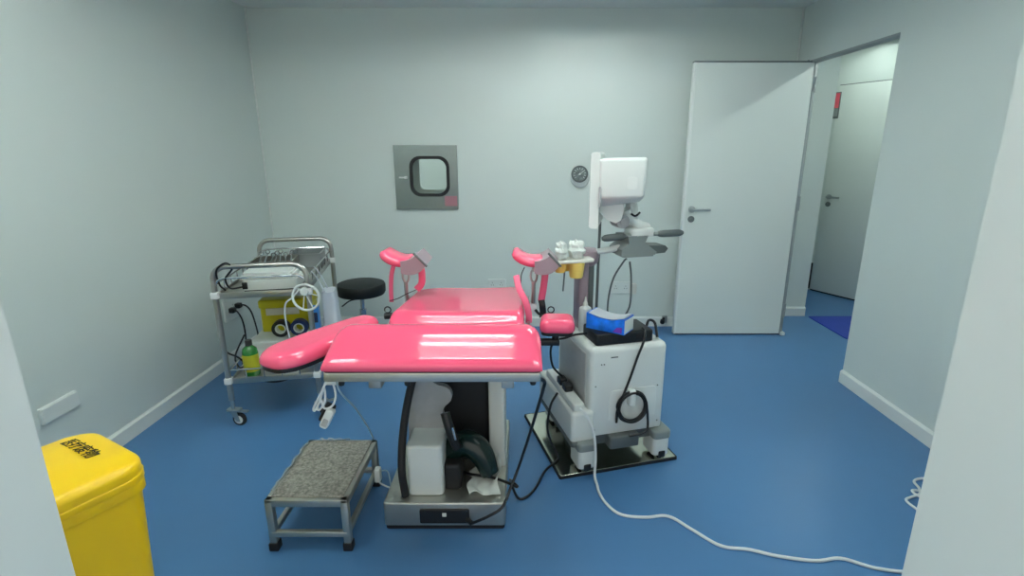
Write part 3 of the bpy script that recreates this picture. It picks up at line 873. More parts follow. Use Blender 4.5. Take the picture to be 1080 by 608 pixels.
# casters with white guards
def caster(x, y, w=0.085, dl=0.12):
    b = BM(); slab(b, round_outline(x - w / 2, x + w / 2, y - dl / 2, y + dl / 2, 0.02, 5), 0.022, 0.115, 0.012)
    g = obj('wheel_guard', b, 'white', ct)
    b = BM(); slab(b, round_outline(x - w / 2 - 0.004, x + w / 2 + 0.004, y - dl / 2 - 0.005, y + dl / 2, 0.02, 5), 0.112, 0.155, 0.012); obj('guard_cap', b, 'grey', g)
    b = BM()
    for s in (-1, 1):
        lathe(b, [(0, -0.009), (0.030, -0.009), (0.037, -0.004), (0.037, 0.004), (0.030, 0.009), (0, 0.009)], 24, Matrix.Translation((x + s * 0.018, y + 0.005, 0.0372)) @ Matrix.Rotation(PI / 2, 4, 'Y'))
    obj('wheel', b, 'rubber', g)
    b = BM(); box(b, x - 0.016, x + 0.020, y - dl / 2 - 0.006, y - dl / 2 + 0.01, 0.012, 0.045, 0.006); obj('brake_pedal', b, 'black', g)
caster(-0.015, 0.02); caster(0.375, 0.03); caster(0.0, 0.47); caster(0.375, 0.47)
# cable hook on the rear face
bm = BM(); slab(bm, round_outline(-0.018, 0.018, -0.055, 0.03, 0.014, 5), 0.0, 0.035, 0.012, mtx=frame((0.205, 0.0, 0.375 + cz), (1, 0, 0), (0, 0, 1))); obj('cable_hook', bm, 'white', body)
# column
bm = BM()
slab(bm, round_outline(0.045, 0.095, 0.27, 0.36, 0.015, 4), 0.60 + cz, 1.00 + cz, 0.01)
colm = obj('column', bm, 'mauve', ct)
bm = BM(); slab(bm, round_outline(0.095, 0.128, 0.285, 0.345, 0.01, 4), 0.60 + cz, 0.97 + cz, 0.005); obj('column_rail', bm, 'dgrey', colm)
bm = BM(); lathe(bm, [(0, 0), (0.03, 0), (0.046, 0.02), (0.052, 0.05), (0.05, 0.075), (0.035, 0.085), (0, 0.085)], 24, Matrix.Translation((0.105, 0.315, 0.925 + cz))); obj('column_head', bm, 'mauve', colm)
bm = BM(); cyl(bm, (0.15, 0.30, 0.60 + cz), (0.152, 0.30, 1.14 + cz), 0.007, 10); obj('lift_rod', bm, 'cordgrey', ct)
# accessory tray with yellow cups
bm = BM(); slab(bm, round_outline(-0.15, 0.09, 0.185, 0.285, 0.03, 6), 0.968 + cz, 0.982 + cz, 0.006); tr = obj('accessory_tray', bm, 'white2', ct)
for x, y, m, r, h_ in ((0.008, 0.225, 'cup', 0.040, 0.078), (-0.072, 0.225, 'cuporange', 0.030, 0.048), (-0.036, 0.26, 'cuporange', 0.028, 0.05)):
    b = BM(); lathe(b, [(0, -h_), (r * 0.72, -h_), (r * 0.8, -h_ + 0.006), (r, -0.004), (r, 0), (0, 0)], 24, Matrix.Translation((x, y, 0.970 + cz))); obj('probe_cup', b, m, tr)
bm = BM(); tube(bm, spline([(-0.05, 0.225, 0.935 + cz), (-0.052, 0.225, 0.89 + cz), (-0.058, 0.22, 0.83 + cz)], 5), 0.004, 8); obj('probe_lead', bm, 'cordgrey', tr)
# console arm, bracket, handles
bm = BM()
tube(bm, spline([(0.10, 0.31, 0.99 + cz), (0.20, 0.28, 1.005 + cz), (0.30, 0.26, 1.03 + cz), (0.36, 0.26, 1.04 + cz)], 6), 0.026, 14, flat=0.55)
con = obj('console_arm', bm, 'cart', ct)
bm = BM()
pr = [(0.225, 0.985), (0.40, 0.985), (0.41, 0.998), (0.345, 1.045), (0.36, 1.08), (0.255, 1.08), (0.262, 1.045), (0.225, 1.015)]
prism(bm, [(x, z + cz) for x, z in pr], XZ((0, 0.34, 0)), 0.14); obj('console_bracket', bm, 'grey', con)
bm = BM()
pr = [(0.29, 0.982), (0.46, 0.99), (0.475, 1.01), (0.46, 1.025), (0.36, 1.03), (0.29, 1.02)]
prism(bm, [(x, z + cz) for x, z in pr], XZ((0, 0.30, 0)), 0.09); obj('console_wedge', bm, 'dgrey', con)
bm = BM(); slab(bm, round_outline(0.235, 0.40, 0.20, 0.30, 0.015, 4), 0.978 + cz, 0.99 + cz, 0.004); obj('keyboard_base', bm, 'grey', con)
bm = BM(); tube(bm, spline([(0.145, 0.22, 1.075 + cz), (0.20, 0.215, 1.075 + cz), (0.27, 0.22, 1.080 + cz), (0.36, 0.22, 1.083 + cz), (0.53, 0.215, 1.083 + cz)], 5), 0.010, 10); bar = obj('handle_bar', bm, 'grey', con)
for a, b_, z0, z1 in ((0.130, 0.250, 1.072, 1.079), (0.415, 0.555, 1.083, 1.083)):
    b = BM(); n = 12
    pts = [(a + (b_ - a) * k / n, 0.218, z0 + (z1 - z0) * k / n + cz) for k in range(n + 1)]
    tube(b, pts, 0.018, 14, radii=[0.0175 * (1 - abs(2 * k / n - 1) ** 6 * 0.5) for k in range(n + 1)]); obj('handle_grip', b, 'dgrey', bar)
# monitor arm joint
bm = BM()
slab(bm, round_outline(0.27, 0.40, 0.20, 0.30, 0.03, 6), 1.072 + cz, 1.115 + cz, 0.015)
tube(bm, spline([(0.375, 0.25, 1.11 + cz), (0.33, 0.25, 1.125 + cz), (0.275, 0.25, 1.165 + cz), (0.255, 0.25, 1.20 + cz)], 6), 0.035, 16, flat=0.7)
mj = obj('monitor_arm', bm, 'cart', ct)
bm = BM(); cyl(bm, (0.225, 0.20, 1.15 + cz), (0.225, 0.28, 1.15 + cz), 0.032, 20); cyl(bm, (0.225, 0.19, 1.15 + cz), (0.225, 0.29, 1.15 + cz), 0.018, 16); obj('pivot_knob', bm, 'cartside', mj)
bm = BM(); cyl(bm, (0.30, 0.27, 1.12 + cz), (0.30, 0.27, 1.30 + cz), 0.03, 18); obj('neck', bm, 'cart', mj)
bm = BM(); tube(bm, spline([(0.265, 0.205, 1.185 + cz), (0.285, 0.2, 1.175 + cz), (0.31, 0.205, 1.19 + cz)], 5), 0.005, 8); obj('arm_cable', bm, 'black', mj)
# monitor: thin screen seen edge-on at left with bulging back housing
MR = Matrix.Translation((0.103, 0.235, 1.275 + cz)) @ Matrix.Rotation(math.radians(-28), 4, 'Z')
bm = BM()
prism(bm, round_outline(-0.026, 0.016, -0.148, 0.188, 0.012, 5), XZ((0, 0.20, 0)), 0.27)
bmesh.ops.transform(bm, matrix=MR, verts=bm.verts[:])
mon = obj('monitor_panel', bm, 'white', ct)
bm = BM()
for zz in (0,):
    # tapered housing: bigger at the top, sloping away below
    top = [bm.verts.new(v) for v in ((0.012, -0.085, 0.160), (0.218, -0.085, 0.165), (0.218, 0.20, 0.165), (0.012, 0.20, 0.160))]
    midr = [bm.verts.new(v) for v in ((0.020, -0.085, -0.012), (0.213, -0.085, -0.004), (0.213, 0.20, -0.004), (0.012, 0.20, -0.012))]
    low = [bm.verts.new(v) for v in ((0.012, -0.02, -0.055), (0.19, -0.01, -0.030), (0.19, 0.16, -0.030), (0.012, 0.16, -0.055))]
    for a, b in ((midr, top), (low, midr)):
        for k in range(4):
            bm.faces.new((a[k], a[(k + 1) % 4], b[(k + 1) % 4], b[k]))
    bm.faces.new(low[::-1]); bm.faces.new(top)
bmesh.ops.bevel(bm, geom=bm.edges[:], offset=0.014, segments=4, profile=0.5, affect='EDGES')
bmesh.ops.transform(bm, matrix=MR, verts=bm.verts[:])
hous = obj('monitor_housing', bm, 'white', ct, sharp=50)
bm = BM(); slab(bm, round_outline(0.135, 0.18, 0.03, 0.085, 0.012, 4), 0, 0.002, 0.0008, bot=0, mtx=MR @ XZ((0, -0.0835, 0))); obj('emblem_recess', bm, 'cart', hous)
bm = BM(); box(bm, 0.014, 0.026, -0.088, -0.08, -0.05, 0.04, 0.003, mtx=MR); obj('housing_seam', bm, 'cartside', hous)
bm = BM()
prism(bm, [(0.014, -0.045), (0.12, -0.035), (0.125, -0.075), (0.115, -0.115), (0.09, -0.13), (0.05, -0.115), (0.014, -0.08)], MR @ XZ((0, 0.10, 0)), 0.10); obj('housing_hinge', bm, 'cart', hous)
# screen on the far/left side
bm = BM(); box(bm, -0.029, -0.025, -0.05, 0.18, -0.135, 0.175, 0.001, mtx=MR); obj('screen', bm, 'black', mon)

# hanging probe cable loop under the console
bm = BM(); tube(bm, spline([(0.50, 2.45, 0.965), (0.485, 2.45, 0.95), (0.44, 2.46, 0.86), (0.42, 2.46, 0.74), (0.425, 2.44, 0.645), (0.47, 2.44, 0.643), (0.525, 2.45, 0.72), (0.527, 2.45, 0.86), (0.515, 2.45, 0.95)], 8), 0.0048, 8)
solo('probe_cable', bm, 'cordgrey', 'thin dark cable hanging in a loop under the handle bars', 'cable')

# polished sheet under the cart
SA = math.atan2(0.152, 0.566)
bm = BM()
slab(bm, round_outline(0, 0.60, 0, 0.60, 0.006, 3), 0.001, 0.015, 0.003, mtx=Matrix.Translation((0.172, 2.085, 0)) @ Matrix.Rotation(math.radians(15.5), 4, 'Z'))
so = thing('base_sheet', 'polished steel sheet with dark rim on floor under the ultrasound machine', 'plate', (0.40, 2.42, 0), 0, world=True)
obj('sheet', bm, 'mirror', so)
bm = BM()
S = Matrix.Translation((0.172, 2.085, 0)) @ Matrix.Rotation(math.radians(15.5), 4, 'Z')
ring_plate(bm, round_outline(-0.006, 0.606, -0.006, 0.606, 0.008, 3), round_outline(0.0, 0.60, 0.0, 0.60, 0.006, 3), S, 0.014)
obj('edge_rim', bm, 'rubber', so)

# things on the cart ---------------------------------------------------------
bk = thing('adapter_box', 'flat black equipment box lying on top of the white cart body', 'box', cw(0.17, 0.10, 0.618), UA)
bm = BM(); slab(bm, round_outline(-0.135, 0.148, -0.08, 0.09, 0.012, 4), 0.0, 0.055, 0.010); ab = obj('case', bm, 'black', bk)
for x in (-0.09, 0.0, 0.09):
    bm = BM(); box(bm, x - 0.03, x + 0.03, -0.0815, -0.078, 0.015, 0.04, 0.002); obj('port_cover', bm, 'rubber', ab)
# tissue pack: soft box with bent top
tp = thing('tissue_pack', 'blue soft pack of tissues on the black box', 'tissue pack', cw(0.125, 0.085, 0.6735), UA + math.radians(-50))
bm = BM()
nx, nz = 12, 6
def tp_pt(u, v, w):     # u along, v depth, w height 0..1
    sag = -0.018 * math.sin(PI * u) * w
    bul = 0.006 * math.sin(PI * u) * math.sin(PI * w)
    y = (v - 0.5) * 0.10 + (bul if v > 0.5 else -bul)
    return Vector(((u - 0.5) * 0.19, y, 0.074 * w + sag + 0.002 * math.sin(17 * u) * w))
def grid_faces(f, n, m):
    g = [[bm.verts.new(f(i / n, j / m)) for j in range(m + 1)] for i in range(n + 1)]
    for i in range(n):
        for j in range(m):
            bm.faces.new((g[i][j], g[i + 1][j], g[i + 1][j + 1], g[i][j + 1]))
grid_faces(lambda a, b: tp_pt(a, 0, b), nx, nz); grid_faces(lambda a, b: tp_pt(a, 1, b), nx, nz)
grid_faces(lambda a, b: tp_pt(a, b, 1), nx, nz); grid_faces(lambda a, b: tp_pt(a, b, 0), nx, nz)
grid_faces(lambda a, b: tp_pt(0, a, b), nz, nz); grid_faces(lambda a, b: tp_pt(1, a, b), nz, nz)
bmesh.ops.remove_doubles(bm, verts=bm.verts[:], dist=0.0005)
pk = obj('wrapper', bm, 'blue', tp, sharp=50)
bm = BM(); box(bm, 0.085, 0.0965, -0.049, 0.049, 0.004, 0.066, 0.003); obj('end_fold', bm, 'paper', pk, 'white folded end')
bm = BM(); tube(bm, spline([(-0.085, 0.0, 0.074), (-0.03, 0.0, 0.063), (0.03, 0.0, 0.062), (0.09, 0.0, 0.077)], 6), 0.048, 12, flat=0.08, up=(0, 0, 1)); obj('opening_flap', bm, 'bagplastic', pk)
bm = BM(); prism(bm, [(0.04, 0.008), (0.085, 0.008), (0.085, 0.035), (0.06, 0.03)], XZ((0, -0.0525, 0)), 0.0015); obj('purple_print', bm, 'purple', pk)
# gel bottle
gb = thing('gel_bottle', 'white squeeze bottle with pointed nozzle on cart beside the tissue pack', 'bottle', cw(0.062, 0.231, 0.618))
bm = BM(); lathe(bm, [(0, 0), (0.028, 0), (0.031, 0.006), (0.031, 0.10), (0.028, 0.118), (0.014, 0.128), (0.012, 0.132), (0, 0.132)], 28); obj('bottle_body', bm, 'white', gb)
bm = BM(); lathe(bm, [(0, 0.13), (0.013, 0.13), (0.012, 0.142), (0.006, 0.15), (0.003, 0.172), (0, 0.172)], 20); obj('nozzle', bm, 'white2', gb)
# tissues & bottle-like wad on the tray
def crumple(name, c, rx, ry, rz, label, seed):
    b = BM(); bmesh.ops.create_icosphere(b, subdivisions=3, radius=1)
    rnd = random.Random(seed)
    ph = [rnd.uniform(0, 6) for _ in range(6)]
    for v in b.verts:
        n = v.co.normalized()
        k = 1 + 0.16 * math.sin(5 * n.x + ph[0]) * math.sin(6 * n.y + ph[1]) + 0.12 * math.sin(9 * n.z + ph[2]) + 0.08 * math.sin(13 * n.x + 7 * n.z + ph[3])
        v.co = Vector((c[0] + n.x * rx * k, c[1] + n.y * ry * k, max(c[2] + n.z * rz * k, c[2] - rz * 0.75)))
    solo(name, b, 'paper', label, 'tissue', sharp=30)
a = cw(0.012, 0.235, 0.972)
crumple('tissue_wad', (a[0], a[1], 0.984 + 0.05 * 0.75), 0.040, 0.036, 0.05, 'crumpled white tissue on tray above the fuller yellow cup', 3)
a = cw(-0.065, 0.235, 0.972)
crumple('tissue_wad', (a[0], a[1], 0.984 + 0.045 * 0.75), 0.030, 0.034, 0.045, 'crumpled cream tissue at the left end of the cup tray', 8)
# power strip
ps = thing('power_strip', 'white power strip with black plugs lying along the cart\'s left side ledge', 'power strip', cw(-0.045, 0.0, 0.316), UA)
bm = BM(); slab(bm, round_outline(-0.027, 0.027, 0.0, 0.42, 0.012, 4), 0.0, 0.035, 0.008); obj('strip_body', bm, 'white', ps)
for y in (0.16, 0.235):
    b = BM(); slab(b, round_outline(-0.022, 0.018, y - 0.028, y + 0.028, 0.008, 4), 0.035, 0.068, 0.008); obj('plug', b, 'black', ps)
# black cable from adapter box to the strip
bm = BM(); tube(bm, spline([cw(0.028, 0.12, 0.646), cw(-0.03, 0.12, 0.645), cw(-0.075, 0.13, 0.63), cw(-0.115, 0.16, 0.61), cw(-0.125, 0.19, 0.55), cw(-0.105, 0.22, 0.46), cw(-0.07, 0.235, 0.41), cw(-0.047, 0.237, 0.388)], 8), 0.0055, 8)
solo('adapter_cable', bm, 'cordblack', 'black cable arching from the black box down to the power strip', 'cable')
# thick black lead: loop at right end of box, down the rear face, coil on the hook
bm = BM()
run = [cw(0.322, 0.10, 0.655), cw(0.335, 0.10, 0.69), cw(0.355, 0.08, 0.682), cw(0.35, 0.04, 0.625)]
tube(bm, spline(run, 8), 0.0065, 8)
solo('lead_loop', bm, 'cordblack', 'short black lead looping off the right end of the black box', 'cable')
pts = [cw(0.265, 0.03, 0.681), cw(0.262, -0.002, 0.672), cw(0.247, -0.018, 0.63), cw(0.225, -0.014, 0.56), cw(0.195, -0.012, 0.46), cw(0.165, -0.014, 0.38), cw(0.135, -0.02, 0.31), cw(0.128, -0.03, 0.25)]
cxx, czz, rr = 0.205, 0.318, 0.068
for turn in range(3):
    r = rr + (0.006, -0.004, 0.002)[turn]
    for k in range(14):
        a = math.radians(200) + 2 * PI * k / 14 * 1
        pts.append(cw(cxx + r * math.cos(a), -0.022 - 0.006 * turn, czz + r * math.sin(a) * 1.05))
for k in range(8):
    a = math.radians(200) + 2 * PI * k / 14
    pts.append(cw(cxx + 0.068 * math.cos(a), -0.042, czz + 0.07 * math.sin(a)))
pts += [cw(0.285, -0.035, 0.26), cw(0.28, -0.045, 0.20), cw(0.24, -0.05, 0.185), cw(0.19, -0.045, 0.18)]
bm = BM(); tube(bm, spline(pts, 5), 0.0058, 8)
solo('coiled_cable', bm, 'cordblack', 'black cable coiled round hook on the cart\'s rear face', 'cable')

# ------------------------------------------------------------------ step stool
ss = thing('step_stool', 'low stainless steel step stool with speckled grey top in front of pink table', 'step stool', (-0.81, 1.85, 0), 0, world=True)
sx0, sx1, sy0, sy1, sz = -0.958, -0.652, 1.64, 2.055, 0.222
bm = BM()
tw = 0.026
for a in ((sx0, sx1, sy0, sy0 + tw), (sx0, sx1, sy1 - tw, sy1), (sx0, sx0 + tw, sy0, sy1), (sx1 - tw, sx1, sy0, sy1)):
    box(bm, a[0], a[1], a[2], a[3], sz - 0.03, sz, 0.003)
obj('top_frame', bm, 'satin', ss)
bm = BM(); slab(bm, round_outline(sx0 + 0.018, sx1 - 0.018, sy0 + 0.018, sy1 - 0.018, 0.006, 3), sz - 0.012, sz + 0.005, 0.003); obj('tread', bm, 'step', ss)
bm = BM()
box(bm, sx0 + 0.01, sx1 - 0.01, sy0 - 0.002, sy0 + 0.018, 0.062, 0.084, 0.003)
obj('stretcher', bm, 'satin', ss)
bm = BM()
box(bm, sx0 + 0.01, sx1 - 0.01, sy1 - 0.018, sy1 + 0.002, 0.062, 0.084, 0.003)
obj('stretcher', bm, 'satin', ss)
for x in (sx0 + 0.012, sx1 - 0.012):
    b = BM(); box(b, x - 0.01, x + 0.01, sy0, sy1, 0.062, 0.084, 0.003); obj('stretcher', b, 'satin', ss)
for x in (sx0 + 0.013, sx1 - 0.013):
    for y in (sy0 + 0.013, sy1 - 0.013):
        b = BM(); box(b, x - 0.0135, x + 0.0135, y - 0.0135, y + 0.0135, 0.02, sz - 0.01, 0.003); lg = obj('leg', b, 'satin', ss)
        b = BM(); box(b, x - 0.018, x + 0.018, y - 0.018, y + 0.018, 0.0, 0.034, 0.004); obj('rubber_foot', b, 'rubber', lg)
# clear film tucked round the edges of the tread
bm = BM()
for seed, (pa, pb) in enumerate((((sx0 + 0.006, sy0 + 0.05), (sx0 + 0.006, sy1 - 0.03)), ((sx0 + 0.05, sy1 - 0.005), (sx1 - 0.12, sy1 - 0.005)))):
    P = []
    for k in range(13):
        t = k / 12
        P.append((pa[0] + (pb[0] - pa[0]) * t + 0.004 * math.sin(k * 2.3 + seed), pa[1] + (pb[1] - pa[1]) * t + 0.003 * math.sin(k * 1.7), sz + 0.006 + 0.003 * math.sin(k * 1.9)))
    tube(bm, spline(P, 3), 0.0045, 7, flat=0.5)
obj('film_edge', bm, 'film', ss, 'crinkled clear film edge')
# white plug and lead by the stool's right side
bm = BM()
slab(bm, round_outline(-0.64, -0.615, 1.93, 1.965, 0.006, 3), 0.09, 0.15, 0.006)
tube(bm, spline([(-0.628, 1.948, 0.092), (-0.622, 1.95, 0.075), (-0.60, 1.95, 0.06), (-0.572, 1.93, 0.065), (-0.562, 1.90, 0.09)], 6), 0.0035, 8)
solo('lead_plug', bm, 'white', 'small white plug and lead hanging between step stool and table base', 'plug')

# ------------------------------------------------------------------ instrument trolley
TA = math.radians(11.3)
tl = thing('instrument_trolley', 'two-tier stainless steel trolley on casters beside the left wall', 'trolley', (-1.595, 2.575, 0), TA)
TW, TL, TH = 0.455, 0.83, 0.895
def end_frame(y):
    b = BM()
    pts = [(0, y, 0.15), (0, y, 0.50), (0, y, TH - 0.07)]
    for k in range(1, 7):
        a = PI - (PI / 2) * k / 6
        pts.append((0.07 + 0.07 * math.cos(a), y, TH - 0.07 + 0.07 * math.sin(a)))
    for k in range(0, 7):
        a = PI / 2 - (PI / 2) * k / 6
        pts.append((TW - 0.07 + 0.07 * math.cos(a), y, TH - 0.07 + 0.07 * math.sin(a)))
    pts += [(TW, y, 0.50), (TW, y, 0.15)]
    tube(b, pts, 0.0145, 12)
    e = obj('end_frame', b, 'steel', tl)
    # thin guard rail below the handle
    b = BM()
    yy = y
    pts = [(0.0, yy, 0.795)]
    for k in range(7):
        a = PI - (PI / 2) * k / 6
        pts.append((0.055 + 0.045 * math.cos(a), yy, 0.795 + 0.04 * math.sin(a)))
    for k in range(7):
        a = PI / 2 - (PI / 2) * k / 6
        pts.append((TW - 0.055 + 0.045 * math.cos(a), yy, 0.795 + 0.04 * math.sin(a)))
    pts.append((TW, yy, 0.795))
    tube(b, pts, 0.006, 8)
    obj('guard_rail', b, 'chrome', e)
    for x in (0, TW):
        for z in (0.745, 0.265):
            b = BM(); box(b, x - 0.019, x + 0.019, y - 0.02, y + 0.02, z - 0.018, z + 0.018, 0.005); obj('corner_joint', b, 'clamp', e)
end_frame(0.0); end_frame(TL)
def shelf(z):
    b = BM()
    box(b, 0.012, TW - 0.012, 0.0, TL, z - 0.004, z, 0.001)
    for a in ((0.012, TW - 0.012, 0.0, 0.006), (0.012, TW - 0.012, TL - 0.006, TL), (0.012, 0.018, 0, TL), (TW - 0.018, TW - 0.012, 0, TL)):
        box(b, a[0], a[1], a[2], a[3], z - 0.022, z + 0.012, 0.001)
    s = obj('shelf', b, 'steel', tl)
    for x in (0.014, TW - 0.014):
        b = BM()
        tube(b, spline([(x, 0.01, z + 0.06), (x, 0.1, z + 0.06), (x, TL - 0.1, z + 0.06), (x, TL - 0.01, z + 0.06)], 4), 0.005, 8)
        for k in range(1, 8):
            cyl(b, (x, TL * k / 8, z + 0.005), (x, TL * k / 8, z + 0.06), 0.0035, 8)
        obj('side_rail', b, 'chrome', s)
    if z < 0.5:
        b = BM()
        tube(b, [(0.0, 0.0, z + 0.06), (TW, 0.0, z + 0.06)], 0.005, 8)
        for k in range(1, 5): cyl(b, (TW * k / 5, 0, z + 0.005), (TW * k / 5, 0, z + 0.06), 0.0035, 8)
        obj('front_rail', b, 'chrome', s)
shelf(0.745); shelf(0.265)
def trolley_caster(x, y, ang):
    R = Matrix.Translation((x, y, 0)) @ Matrix.Rotation(ang, 4, 'Z')
    b = BM()
    cyl(b, R @ Vector((0, 0, 0.095)), R @ Vector((0, 0, 0.16)), 0.010, 12)
    slab(b, round_outline(-0.032, 0.045, -0.02, 0.02, 0.01, 4), 0.088, 0.1, 0.004, mtx=R)
    for s in (-1, 1):
        prism(b, [(-0.012, 0.09), (0.028, 0.09), (0.042, 0.03), (0.022, 0.03)], R @ frame((0, s * 0.017 + 0.0015, 0), (1, 0, 0), (0, 0, 1)), 0.003)
    c = obj('caster', b, 'alu', tl)
    b = BM()
    lathe(b, [(0.012, -0.011), (0.024, -0.011), (0.034, -0.010), (0.0385, -0.004), (0.0385, 0.004), (0.034, 0.010), (0.024, 0.011), (0.012, 0.011)], 28, R @ Matrix.Translation((0.03, 0, 0.0385)) @ Matrix.Rotation(PI / 2, 4, 'X'))
    w = obj('tyre', b, 'rubber', c)
    b = BM()
    lathe(b, [(0, -0.0125), (0.024, -0.0125), (0.025, 0), (0.024, 0.0125), (0, 0.0125)], 24, R @ Matrix.Translation((0.03, 0, 0.0385)) @ Matrix.Rotation(PI / 2, 4, 'X'))
    obj('wheel_hub', b, 'clamp', c)
    b = BM(); box(b, 0.03, 0.085, -0.012, 0.012, 0.082, 0.09, 0.003, mtx=R); obj('brake_lever', b, 'alu', c)
trolley_caster(0, 0, -0.3); trolley_caster(TW, 0, 0.5); trolley_caster(0, TL, 0.8); trolley_caster(TW, TL, -0.4)
TM = Matrix.Translation((-1.595, 2.575, 0)) @ Matrix.Rotation(TA, 4, 'Z')
def tw_(x, y, z): return tuple(TM @ Vector((x, y, z)))

# on the upper shelf
dv = thing('recorder_box', 'white flat electronic box at near end of trolley top shelf', 'device', tw_(0.245, 0.15, 0.7455), TA)
bm = BM(); slab(bm, round_outline(-0.125, 0.145, -0.10, 0.14, 0.008, 3), 0.0, 0.058, 0.004); dvb = obj('case', bm, 'white', dv)
bm = BM(); box(bm, -0.128, -0.10, -0.103, -0.07, 0.012, 0.05, 0.004); obj('connector', bm, 'black', dvb)
bm = BM(); box(bm, -0.12, 0.14, -0.103, -0.099, 0.0, 0.006, 0.001); obj('base_seam', bm, 'black', dvb)
dv2 = thing('document_tray', 'thin white tray stacked on the flat electronic box', 'tray', tw_(0.235, 0.17, 0.804), TA)
bm = BM(); slab(bm, round_outline(-0.13, 0.135, -0.10, 0.15, 0.01, 3), 0.0, 0.022, 0.006); slab(bm, round_outline(-0.12, 0.125, -0.09, 0.14, 0.01, 3), 0.022, 0.036, 0.004); obj('tray_body', bm, 'cart', dv2)
it = thing('instrument_tray', 'steel tray of small instruments behind the white boxes on trolley', 'tray', tw_(0.18, 0.452, 0.7455), TA)
bm = BM()
ring_plate(bm, round_outline(-0.12, 0.12, -0.13, 0.13, 0.02, 4), round_outline(-0.112, 0.112, -0.122, 0.122, 0.015, 4), Matrix.Identity(4), 0.09)
box(bm, -0.115, 0.115, -0.125, 0.125, 0, 0.004)
obj('tray_body', bm, 'steel', it)
for k in range(7):
    b = BM(); x = -0.09 + 0.03 * k; hgt = 0.10 + 0.012 * math.sin(k * 2.1)
    tube(b, spline([(x, -0.10, 0.012), (x + 0.004, 0.0, 0.06), (x + 0.01 * math.sin(k), 0.09, hgt)], 4), 0.005, 8)
    tube(b, [Vector((x + 0.01 * math.sin(k) + 0.012 * math.cos(a), 0.09 + 0.004, hgt + 0.012 + 0.012 * math.sin(a))) for a in [2 * PI * q / 12 for q in range(12)]], 0.003, 6, closed=True)
    obj('forceps', b, 'chrome', it)
# grey basin leaning at the far right of the top shelf
kb = thing('grey_basin', 'grey rectangular basin standing at far right of trolley top shelf', 'basin', tw_(0.335, 0.70, 0.7455), TA)
bm = BM()
ring_plate(bm, round_outline(-0.10, 0.085, -0.105, 0.105, 0.02, 4), round_outline(-0.092, 0.077, -0.097, 0.097, 0.015, 4), Matrix.Identity(4), 0.085)
box(bm, -0.095, 0.08, -0.10, 0.10, 0, 0.004)
obj('basin_body', bm, 'mesh', kb)
bm = BM(); ring_plate(bm, round_outline(-0.108, 0.093, -0.113, 0.113, 0.024, 4), round_outline(-0.095, 0.08, -0.10, 0.10, 0.015, 4), Matrix.Translation((0, 0, 0.085)), 0.005); obj('basin_rim', bm, 'mesh', kb)
# black lead running over the near rail
bm = BM(); tube(bm, spline([tw_(0.12, 0.045, 0.772), tw_(0.07, 0.02, 0.775), tw_(0.06, 0.0, 0.83), tw_(0.10, -0.005, 0.885), tw_(0.075, -0.012, 0.915), tw_(0.03, -0.018, 0.88), tw_(0.02, 0.02, 0.80), tw_(0.03, 0.06, 0.755)], 8), 0.005, 8)
solo('recorder_lead', bm, 'cordblack', 'black lead looped over the near handle of the trolley', 'cable')

# ring with spokes on near right post
rg = thing('spoked_ring', 'white spoked ring hung on the near right post of trolley', 'ring', (-1.147, 2.62, 0.66), 0, world=True)
RC = Vector((-1.143, 2.612, 0.724))
bm = BM(); tube(bm, [RC + Vector((0.070 * math.cos(a), 0, 0.070 * math.sin(a))) for a in [2 * PI * k / 36 for k in range(36)]], 0.0065, 10, closed=True); obj('rim', bm, 'white', rg)
bm = BM(); lathe(bm, [(0, 0), (0.02, 0), (0.024, 0.008), (0.02, 0.022), (0, 0.024)], 20, XZ((RC.x - 0.004, RC.y + 0.012, RC.z + 0.032))); hub = obj('hub', bm, 'white', rg)
bm = BM()
for a in (0.1, 2.3, 4.4, 5.2):
    p = RC + Vector((-0.004, 0, 0.03)); q = RC + Vector((0.070 * math.cos(a), 0, 0.070 * math.sin(a)))
    tube(bm, [p, q], 0.003, 8)
obj('spokes', bm, 'white', rg)
bm = BM(); tube(bm, spline([RC + Vector((-0.03, 0.01, 0.045)), RC + Vector((-0.07, 0.0, 0.0)), RC + Vector((-0.105, -0.01, -0.03)), RC + Vector((-0.122, 0.0, -0.10)), RC + Vector((-0.128, 0.03, -0.22)), RC + Vector((-0.12, 0.06, -0.42))], 8), 0.0045, 8); obj('cord', bm, 'cordwhite', rg)

# on the lower shelf
ZB = 0.2655
cb = thing('white_carton', 'low white carton under the yellow sharps container on trolley lower shelf', 'box', tw_(0.215, 0.42, ZB), TA)
bm = BM(); slab(bm, round_outline(-0.15, 0.15, -0.20, 0.20, 0.006, 3), 0.0, 0.125, 0.004); cbb = obj('carton_body', bm, 'white', cb)
bm = BM(); slab(bm, round_outline(-0.153, 0.153, -0.203, 0.203, 0.006, 3), 0.10, 0.13, 0.004); obj('carton_lid', bm, 'cart', cbb)
sc = thing('sharps_container', 'yellow sharps container with pale label under the trolley top shelf', 'container', tw_(0.215, 0.50, ZB + 0.131), TA)
bm = BM()
for (z0, z1, i0) in ((0, 0.15, 0.0),):
    slab(bm, round_outline(-0.135, 0.16, -0.10, 0.11, 0.02, 5), 0.0, 0.155, 0.012)
scb = obj('container_body', bm, 'sharps', sc)
bm = BM(); slab(bm, round_outline(-0.142, 0.167, -0.107, 0.117, 0.022, 5), 0.15, 0.20, 0.015); obj('container_lid', bm, 'sharps', scb)
bm = BM(); box(bm, -0.10, 0.09, -0.104, -0.099, 0.105, 0.148, 0.001); obj('paper_label', bm, 'label', scb)
